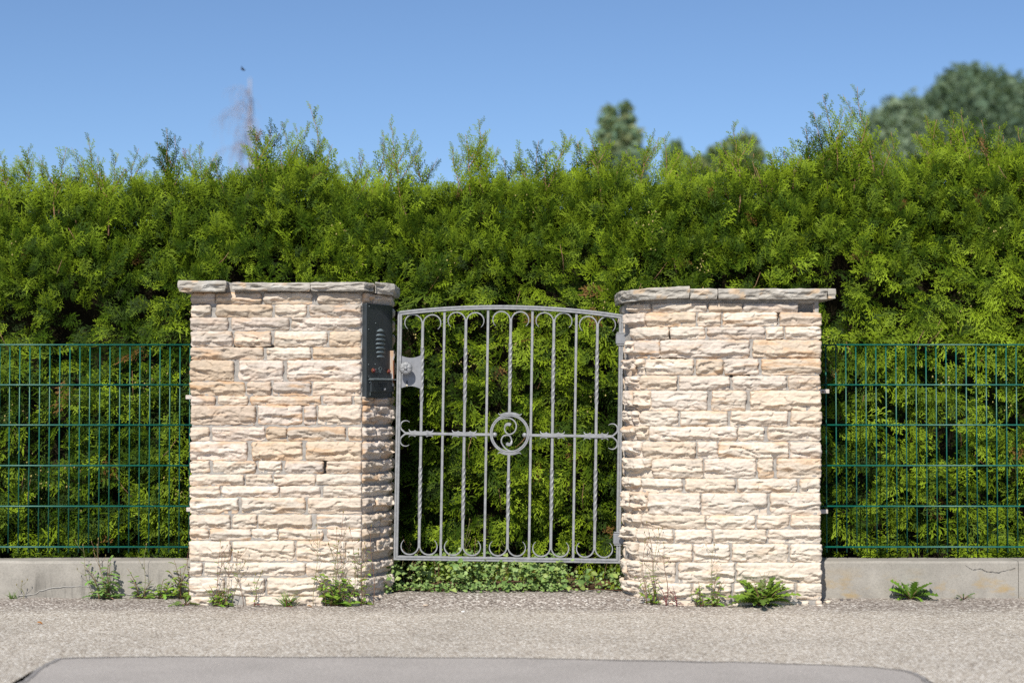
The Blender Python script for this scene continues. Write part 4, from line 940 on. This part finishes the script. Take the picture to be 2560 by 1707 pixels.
# ------------------------------------------------------------------ weeds
GREENS = [(.15,.26,.030),(.17,.29,.036),(.13,.235,.032),(.20,.30,.045)]
def leaf(nb, base, d, up, L, W_, kind='toothed', curl=.4, col=(.08,.15,.02), fold=.25, seed=0, n=12):
    rg = random.Random(seed); d = Vector(d).normalized(); up = Vector(up); sd = d.cross(up)
    if sd.length < 1e-4: sd = d.cross(Vector((1,0,0)))
    sd.normalize(); up = sd.cross(d); V = []; C = []; tw = rg.uniform(-.5, .5)
    for k in range(n+1):
        t = k/n
        if kind == 'toothed': w = W_*(.10+.90*math.sin(math.pi*min(1, t*.80+.08))**.8*(t**.6))*((rg.uniform(.22, .5) if k%2 else rg.uniform(.75, 1.1)) if n > 12 else (1.0 if k%2 else .5)); w *= (1 if t < .97 else .2)
        elif kind == 'oval': w = W_*math.sin(math.pi*min(1, .04+t*.96))**.75
        elif kind == 'tri': w = W_*(t*6 if t < .16 else (1-(t-.16)/.84)**.75*(1 if k%2 else .86))
        elif kind == 'blade': w = W_*(1-t**1.6)
        w = max(w, .0006); ca = curl*t*1.4; p = Vector(base)+d*L*(math.sin(ca)/ca*t if ca > 1e-3 else t)-up*L*t*(1-math.cos(ca))/max(ca, 1e-3)*1.0
        sv = sd*math.cos(tw*t)+up*math.sin(tw*t); V += [p+sv*w+up*w*fold, p, p-sv*w+up*w*fold]
        f = rg.uniform(.9, 1.1); C += [tuple(x*f for x in col), tuple(min(1, x*1.25) for x in col), tuple(x*f for x in col)]
    Q = []
    for k in range(n): Q += [(3*k, 3*k+1, 3*k+4, 3*k+3), (3*k+1, 3*k+2, 3*k+5, 3*k+4)]
    nb.add(np.array([tuple(v) for v in V]), np.array(Q), np.array(C))
def weed(name, px, py, Y, label, cat='weed', group='weeds along the foot of the wall', rosette=0, rl=.1, stems=0, sh=.15, sl=8, ll=.05, stalks=0, kh=.3, grass=0, col=None, lean=.25, red=0, spread=.03, seed=None, buds=True, wdt=.14, flat=.0, kinds=('toothed',)):
    base = at(px, py, Y); base.z = float(ground_z(base.x, Y)) if base.z < .2 else base.z
    base = Vector((X(px, Y), Y, float(ground_z(X(px, Y), Y))))
    seed = seed or int(px*3+py); rg = random.Random(seed); root = empty(name, base, label, cat, group); fb = NB(); sb = MB()
    col = col or GREENS[seed%4]
    def cc(): k = rg.uniform(.55, 1.3); return (col[0]*k*rg.uniform(.9,1.2), col[1]*k, col[2]*k)
    for i in range(rosette):
        az = i*2.4+rg.uniform(-.4, .4); el = rg.uniform(.35, 1.40)*(1-flat); L = rl*rg.uniform(.45, 1.1)
        d = (math.cos(az)*math.cos(el), math.sin(az)*math.cos(el)*.55-.12, math.sin(el)); o = (math.cos(az)*.008, math.sin(az)*.006, .004)
        leaf(fb, o, d, (0,-.3,1), L, L*wdt*rg.uniform(.8,1.2), kinds[i%len(kinds)], rg.uniform(.2, .95), cc(), rg.uniform(.15,.5), seed+i, 15 if rl > .07 else 12)
        sb.tube([(0,0,0), Vector(o)+Vector(d)*L*.35], [.0018,.0008], 5, (.20,.10,.07))
    for i in range(stems):
        x0 = rg.gauss(0, spread*.5); h = sh*rg.uniform(.6, 1.05); lx = rg.gauss(0, lean)*h+x0*1.2; ly = -abs(rg.gauss(.0, .08))*h; P = [Vector((x0+lx*t*t, -.004+ly*t, h*t)) for t in np.linspace(0, 1, 8)]
        sb.tube(P, [.0026*(1-.65*k/7) for k in range(8)], 6, (.16,.10,.05) if not red else (.17,.05,.055))
        for k in range(sl):
            t = .06+.92*k/sl; f = t*7; j = min(6, int(f)); p = P[j].lerp(P[j+1], f-j); az = k*2.2+rg.uniform(-.6, .6); L = ll*rg.uniform(.6, 1.15)*(1.15-.6*t)
            d = (math.cos(az), math.sin(az)*.5-.25, rg.uniform(.1, .9)); c_ = cc() if not red or rg.random() > .6 else (.16,.06,.05)
            leaf(fb, p, d, (0,-.4,1), L, L*wdt*1.5, kinds[k%len(kinds)], rg.uniform(.4, 1.1), c_, .2, seed+i*31+k, 8)
    for i in range(stalks):
        x0 = rg.gauss(0, spread); h = kh*rg.uniform(.6, 1.05); lx = rg.gauss(0, .12)*h; P = [Vector((x0+lx*t+.008*math.sin(t*6+i), -.006-.01*t, h*t)) for t in np.linspace(0, 1, 10)]
        c_ = (.20,.19,.08) if rg.random() < .6 else (.19,.10,.06); sb.tube(P, [.0016*(1-.55*k/9) for k in range(10)], 5, c_)
        for q in range(rg.randint(1, 3)):
            j = rg.randint(4, 8); p = P[j]; e = p+Vector((rg.choice((-1,1))*rg.uniform(.02,.045), 0, rg.uniform(.02,.06))); sb.tube([p, p.lerp(e, .6)+Vector((0,0,-.004)), e], [.001,.0008,.0006], 4, c_)
            if buds: sb.tube([e, e+Vector((0,0,.005)), e+Vector((0,0,.010))], [.0012,.0028,.0008], 6, (.17,.14,.05))
        for q in range(2): leaf(fb, P[rg.randint(3,7)], (rg.choice((-1,1)), -.2, .7), (0,-.4,1), .022, .003, 'oval', .3, cc(), .2, seed+q+i, 5)
        if buds: sb.tube([P[-1], P[-1]+Vector((0,0,.006)), P[-1]+Vector((0,0,.013))], [.0010,.0034,.0010], 6, (.20,.16,.05))
    for i in range(grass):
        az = rg.uniform(0, 6.28); el = rg.uniform(.5, 1.4); L = rl*rg.uniform(.6, 1.2); leaf(fb, (rg.gauss(0,.008), 0, 0), (math.cos(az)*math.cos(el), -.2*abs(math.sin(az)), math.sin(el)), (0,-.4,1), L, .0028, 'blade', rg.uniform(.3, 1.1), cc(), .3, seed+i, 8)
    if fb.V: fb.build('foliage', M['weed'], root)
    if sb.v: sb.build('stem', M['stem'], root, True, True)
    return root
YW = -.135; YP = YF-.035
BL = (.14,.25,.06)
weed('leafy_weed', 268, 1494, YW, 'tallest leafy weed against the left concrete wall, with long thin stalks', stems=6, sh=.215, sl=10, ll=.068, rosette=10, rl=.11, stalks=3, kh=.42, col=BL, spread=.035)
weed('leafy_weed', 358, 1492, YW, 'narrow leafy weed between taller ones on the left wall', stems=3, sh=.15, sl=9, ll=.052, rosette=6, rl=.06, stalks=1, kh=.27, spread=.015)
weed('leafy_weed', 402, 1490, YW, 'small spreading weed next to the narrow weed on the left wall', stems=4, sh=.11, sl=7, ll=.06, rosette=8, rl=.06, lean=.5, spread=.025)
weed('leafy_weed', 455, 1494, YW, 'slim dark stemmed weed in the corner of left wall and pillar', stems=4, sh=.20, sl=8, ll=.06, rosette=8, rl=.06, stalks=1, kh=.34, spread=.02)
weed('dandelion_plant', 468, 1509, YP+.01, 'flat dandelion rosette at the left foot of the letterbox pillar', rosette=14, rl=.075, flat=.45, col=(.11,.2,.03))
weed('grass_tuft', 36, 1496, YW, 'tiny grass tuft by the left wall near the photo edge', grass=14, rl=.04, col=(.08,.13,.03), stalks=1, kh=.10)
weed('leafy_weed', 562, 1510, YP, 'bushy weed with several tall thin stalks before the letterbox pillar', group='weeds at the pillar feet', stems=7, sh=.12, sl=7, ll=.045, rosette=10, rl=.07, stalks=5, kh=.30, spread=.055, red=0)
weed('leafy_weed', 638, 1511, YP, 'thin dry stalk standing between two weeds at the letterbox pillar', group='weeds at the pillar feet', stalks=2, kh=.20, stems=1, sh=.08, sl=4, ll=.03, red=1, spread=.008)
weed('grass_tuft', 722, 1511, YP, 'fresh green grass tuft at the middle foot of the letterbox pillar', group='weeds at the pillar feet', grass=26, rl=.085, col=(.10,.18,.02), stems=1, sh=.06, sl=6, ll=.03, red=1)
weed('leafy_weed', 840, 1508, YP, 'large bushy weed with many tall flower stalks at the letterbox pillar corner', group='weeds at the pillar feet', stems=9, sh=.19, sl=9, ll=.05, rosette=8, rl=.07, stalks=8, kh=.42, spread=.05, kinds=('oval','toothed'), wdt=.2, col=(.15,.26,.035))
weed('leafy_weed', 895, 1500, YP+.03, 'loose weed leaning right beside the large bushy weed', group='weeds at the pillar feet', stems=4, sh=.17, sl=7, ll=.05, stalks=5, kh=.36, spread=.035, lean=.3, wdt=.17, col=(.15,.26,.035))
weed('leafy_weed', 1632, 1508, YP+.02, 'weed with tall wiry stalks at the rounded pillar corner', group='weeds at the pillar feet', stems=4, sh=.17, sl=8, ll=.045, rosette=6, rl=.07, stalks=4, kh=.38, spread=.03)
weed('leafy_weed', 1665, 1512, YP, 'thin wine red weed stems with curled leaves', group='weeds at the pillar feet', stems=2, sh=.12, sl=6, ll=.03, red=1, spread=.01, col=(.16,.06,.05))
weed('leafy_weed', 1690, 1512, YP, 'second wine red weed nearest the pale pillar middle', group='weeds at the pillar feet', stems=2, sh=.11, sl=7, ll=.03, red=1, spread=.008, col=(.16,.06,.05))
weed('leafy_weed', 1748, 1512, YP, 'short leafy weed left of the pair at the hinge pillar', group='weeds at the pillar feet', stems=3, sh=.14, sl=7, ll=.05, rosette=4, rl=.06, spread=.02, red=0)
weed('leafy_weed', 1785, 1513, YP, 'leafy weed with broad leaves and reddish stem, left of the big dandelion', group='weeds at the pillar feet', stems=3, sh=.165, sl=8, ll=.05, rosette=3, rl=.05, stalks=1, kh=.29, spread=.022, wdt=.19)
weed('dandelion_plant', 1900, 1514, YP-.01, 'biggest dandelion clump with jagged leaves before the hinge pillar', group='weeds at the pillar feet', rosette=54, rl=.19, spread=.08, col=(.12,.205,.022), wdt=.15, stems=5, sh=.12, sl=7, ll=.07, stalks=1, kh=.2, buds=False)
weed('dandelion_plant', 2272, 1490, YW, 'compact green dandelion against the right concrete wall', rosette=26, rl=.135, col=(.10,.21,.018), wdt=.24, flat=.1)
weed('dandelion_plant', 2405, 1492, YW, 'small flat dandelion with two bent stalks by the right wall', rosette=11, rl=.05, flat=.35, col=(.06,.12,.03))

# ground cover below the gate (leaves nobody could count) and a few taller plants in it
nb = NB(); n = 2700
for i in range(n):
    x = random.uniform(-.70, .60); dens = 1.0 if x < .26 else .36 if x < .38 else .15
    if random.random() > dens*(.25+1.3*float(sstep(.3, .65, vn(x*13, 2, 61)))): continue
    y = random.uniform(-.12-.06*float(vn(x*11, 9, 3)), .20); hmax = (.085+.085*float(vn(x*7, 3, 5))) if x < .3 else .07
    hgt = random.random()**.8*hmax*(.75+.5*float(vn(x*9, y*9, 2))); z = float(ground_z(x, y))+.012+hgt; az = random.uniform(0, 6.28)
    L = random.uniform(.009, .026)*(1.55 if random.random() < .22 else 1); c = random.choice([(.17,.26,.07),(.20,.29,.09),(.13,.22,.06),(.24,.31,.085)]); k = random.uniform(.8, 1.2)
    leaf(nb, (x, y, z), (math.cos(az), -.45+.6*math.sin(az), random.uniform(-.6, .8)), (0,-.75,.75), L, L*random.uniform(.36,.55), random.choice(('tri','tri','oval')), random.uniform(0,.5), tuple(q*k for q in c), .12, i, 6)
for i in range(520):
    x = random.uniform(-.72, .24)+(.30 if random.random() < .12 else 0); y = random.uniform(-.125, -.02); z = float(ground_z(x, y))+.006+random.random()*.03; az = random.uniform(0, 6.28); L = random.uniform(.010, .022); c = random.choice([(.17,.26,.07),(.20,.29,.09),(.13,.22,.06)]); k = random.uniform(.8, 1.15)
    leaf(nb, (x, y, z), (math.cos(az), -.5+.5*math.sin(az), random.uniform(-.2, .8)), (0,-.75,.75), L, L*random.uniform(.36,.55), random.choice(('tri','oval')), random.uniform(0,.5), tuple(q*k for q in c), .12, i+9000, 6)
gc = nb.build('ground_cover', M['weed']); tag(gc, 'low leafy ground cover growing under the gate', 'ground cover', kind='stuff')
GW = 'taller weeds behind the gate'
for px, h, lab in ((1013, .20, 'thin seeding weed behind the first gate bay'),(1186, .28, 'tall grey green weed behind the second twisted bar'),(1085, .16, 'short seeding weed behind the gate left of centre'),(1255, .19, 'green weed beside the centre gate bar'),(1420, .16, 'pale weed with narrow leaves behind the gate, right of centre'),(1500, .15, 'sparse weed on bare soil near the hinge side')):
    weed('seeding_weed', px, 1470, .08, lab, group=GW, stems=2, sh=h, sl=7, ll=.045, stalks=2, kh=h*1.15, col=(.10,.16,.06), wdt=.12)
# young thuja seedling near the hinge pillar
b = at(1553, 1452, .02); b.z = float(ground_z(b.x, .02)); r_ = empty('thuja_seedling', b, 'bright green fern like conifer seedling under the gate corner', 'plant'); f2 = Foliage(); q = 16
azs = RNG.uniform(0, 6.28, q); f2.add(np.stack([RNG.normal(0,.012,q), RNG.normal(0,.01,q), RNG.uniform(.02,.075,q)], -1), np.stack([np.cos(azs)*.8, -.5+.3*np.sin(azs), RNG.uniform(-.1,.5,q)], -1), np.stack([0*azs, -.6+0*azs, .8+0*azs], -1), RNG.uniform(.35,.6,q), np.full(q, .72))
f2.b.build('foliage', M['hedge'], r_); m = MB(); m.tube([(0,0,-.01),(0,0,.08)], [.003,.0015], 6); m.build('stem', M['twig'], r_)

# loose stones and dead leaves
def pebble(name, px, py, Y, r, label, cat, col, group, sq=.6):
    bm = bmesh.new(); bmesh.ops.create_icosphere(bm, subdivisions=3, radius=r); rg = random.Random(int(px)); o3 = rg.random()*9
    for v in bm.verts:
        f = .75+.5*float(fbm(v.co.x/r*1.2+o3, v.co.z/r*1.2+v.co.y/r, 3, 2)); v.co *= f; v.co.z *= sq
        v.co.x *= 1.25
    m = MB(); bm.verts.index_update(); m.add([v.co for v in bm.verts], [[v.index for v in f.verts] for f in bm.faces], col); bm.free()
    o = m.build(name, M['pebble'], None, False, True); x = X(px, Y); o.location = (x, Y, float(ground_z(x, Y))+r*sq*.5); o.rotation_euler = (0, 0, rg.uniform(0, 3)); return tag(o, label, cat, group)
PB = 'loose stones on the gravel'
pebble('stone_chip', 2066, 1502, -.24, .013, 'largest cream stone chip beside the right pillar foot', 'stone', (.66,.58,.46), PB)
pebble('stone_chip', 2100, 1497, -.18, .008, 'dark round pebble right of the cream chip', 'stone', (.12,.11,.11), PB)
pebble('stone_chip', 2118, 1498, -.18, .008, 'second dark pebble, farther from the right pillar', 'stone', (.14,.12,.11), PB)
pebble('stone_chip', 1158, 1521, -.52, .008, 'small white pebble in front of the gate', 'stone', (.74,.72,.68), PB)
pebble('stone_chip', 1570, 1492, -.27, .012, 'grey slate chip at the rounded pillar corner', 'stone', (.30,.29,.29), PB, .35)
pebble('stone_chip', 1605, 1497, -.30, .011, 'pale grey chip beside the weed at the rounded corner', 'stone', (.45,.43,.42), PB, .35)
pebble('stone_chip', 1066, 1489, -.35, .014, 'flat tan stone chip near the left gate foot', 'stone', (.50,.40,.31), PB, .25)
def dead_leaf(px, Y, label, col):
    nb = NB(); leaf(nb, (0,0,0), (1,.2,.1), (0,-.2,1), .034, .010, 'oval', .9, col, .4, int(px), 8); o = nb.build('dead_leaf', M['weed']); x = X(px, Y)
    o.location = (x, Y, float(ground_z(x, Y))+.007); return tag(o, label, 'leaf', 'dead leaves on the gravel')
dead_leaf(98, -.95, 'orange dead leaf lying on the gravel at far left', (.42,.18,.05)); dead_leaf(276, -.15, 'pale pinkish dead leaf under the tallest wall weed', (.55,.33,.22))
dead_leaf(466, -.15, 'curled tan dead leaf in the wall corner', (.50,.32,.20)); dead_leaf(770, -.37, 'brown dead leaf at the foot of the letterbox pillar', (.36,.20,.09))

# ------------------------------------------------------------------ camera, light, sky
cam = bpy.data.cameras.new('camera'); co = bpy.data.objects.new('camera', cam); link(co)
cam.sensor_width = 36; cam.lens = 36*F/2560; cam.clip_end = 10000; cam.clip_start = .05
co.location = (0, CAMY, CAMZ); co.rotation_euler = (math.pi/2+TH, 0, 0)
cam.dof.use_dof = True; cam.dof.focus_distance = 8.22; cam.dof.aperture_fstop = 1.6; cam.dof.aperture_blades = 0
scn.camera = co
SV = Vector((-.27, -1, .98)).normalized()
el = math.asin(SV.z); az = math.atan2(SV.x, SV.y)
sun = bpy.data.lights.new('sun', 'SUN'); so = bpy.data.objects.new('sun', sun); link(so)
sun.energy = 4.6; sun.angle = R(.53); sun.color = (1, .945, .85); so.rotation_euler = (-SV).to_track_quat('-Z', 'Y').to_euler(); so.location = (-3, -10, 10)
w = bpy.data.worlds.new('World'); scn.world = w; w.use_nodes = True; nt = w.node_tree; bg = nt.nodes['Background']
sk = nt.nodes.new('ShaderNodeTexSky'); sk.sky_type = 'NISHITA'; sk.sun_disc = False; sk.sun_elevation = el; sk.sun_rotation = az
sk.air_density = .82; sk.dust_density = .4; sk.ozone_density = 5.4; sk.altitude = 500
nt.links.new(sk.outputs[0], bg.inputs[0]); bg.inputs[1].default_value = .092
scn.view_settings.view_transform = 'Standard'; scn.view_settings.look = 'None'; scn.view_settings.exposure = .42; scn.view_settings.gamma = 1
scn.render.engine = 'CYCLES'; scn.cycles.use_denoising = False; scn.cycles.use_adaptive_sampling = False; scn.cycles.max_bounces = 8; scn.cycles.transparent_max_bounces = 8
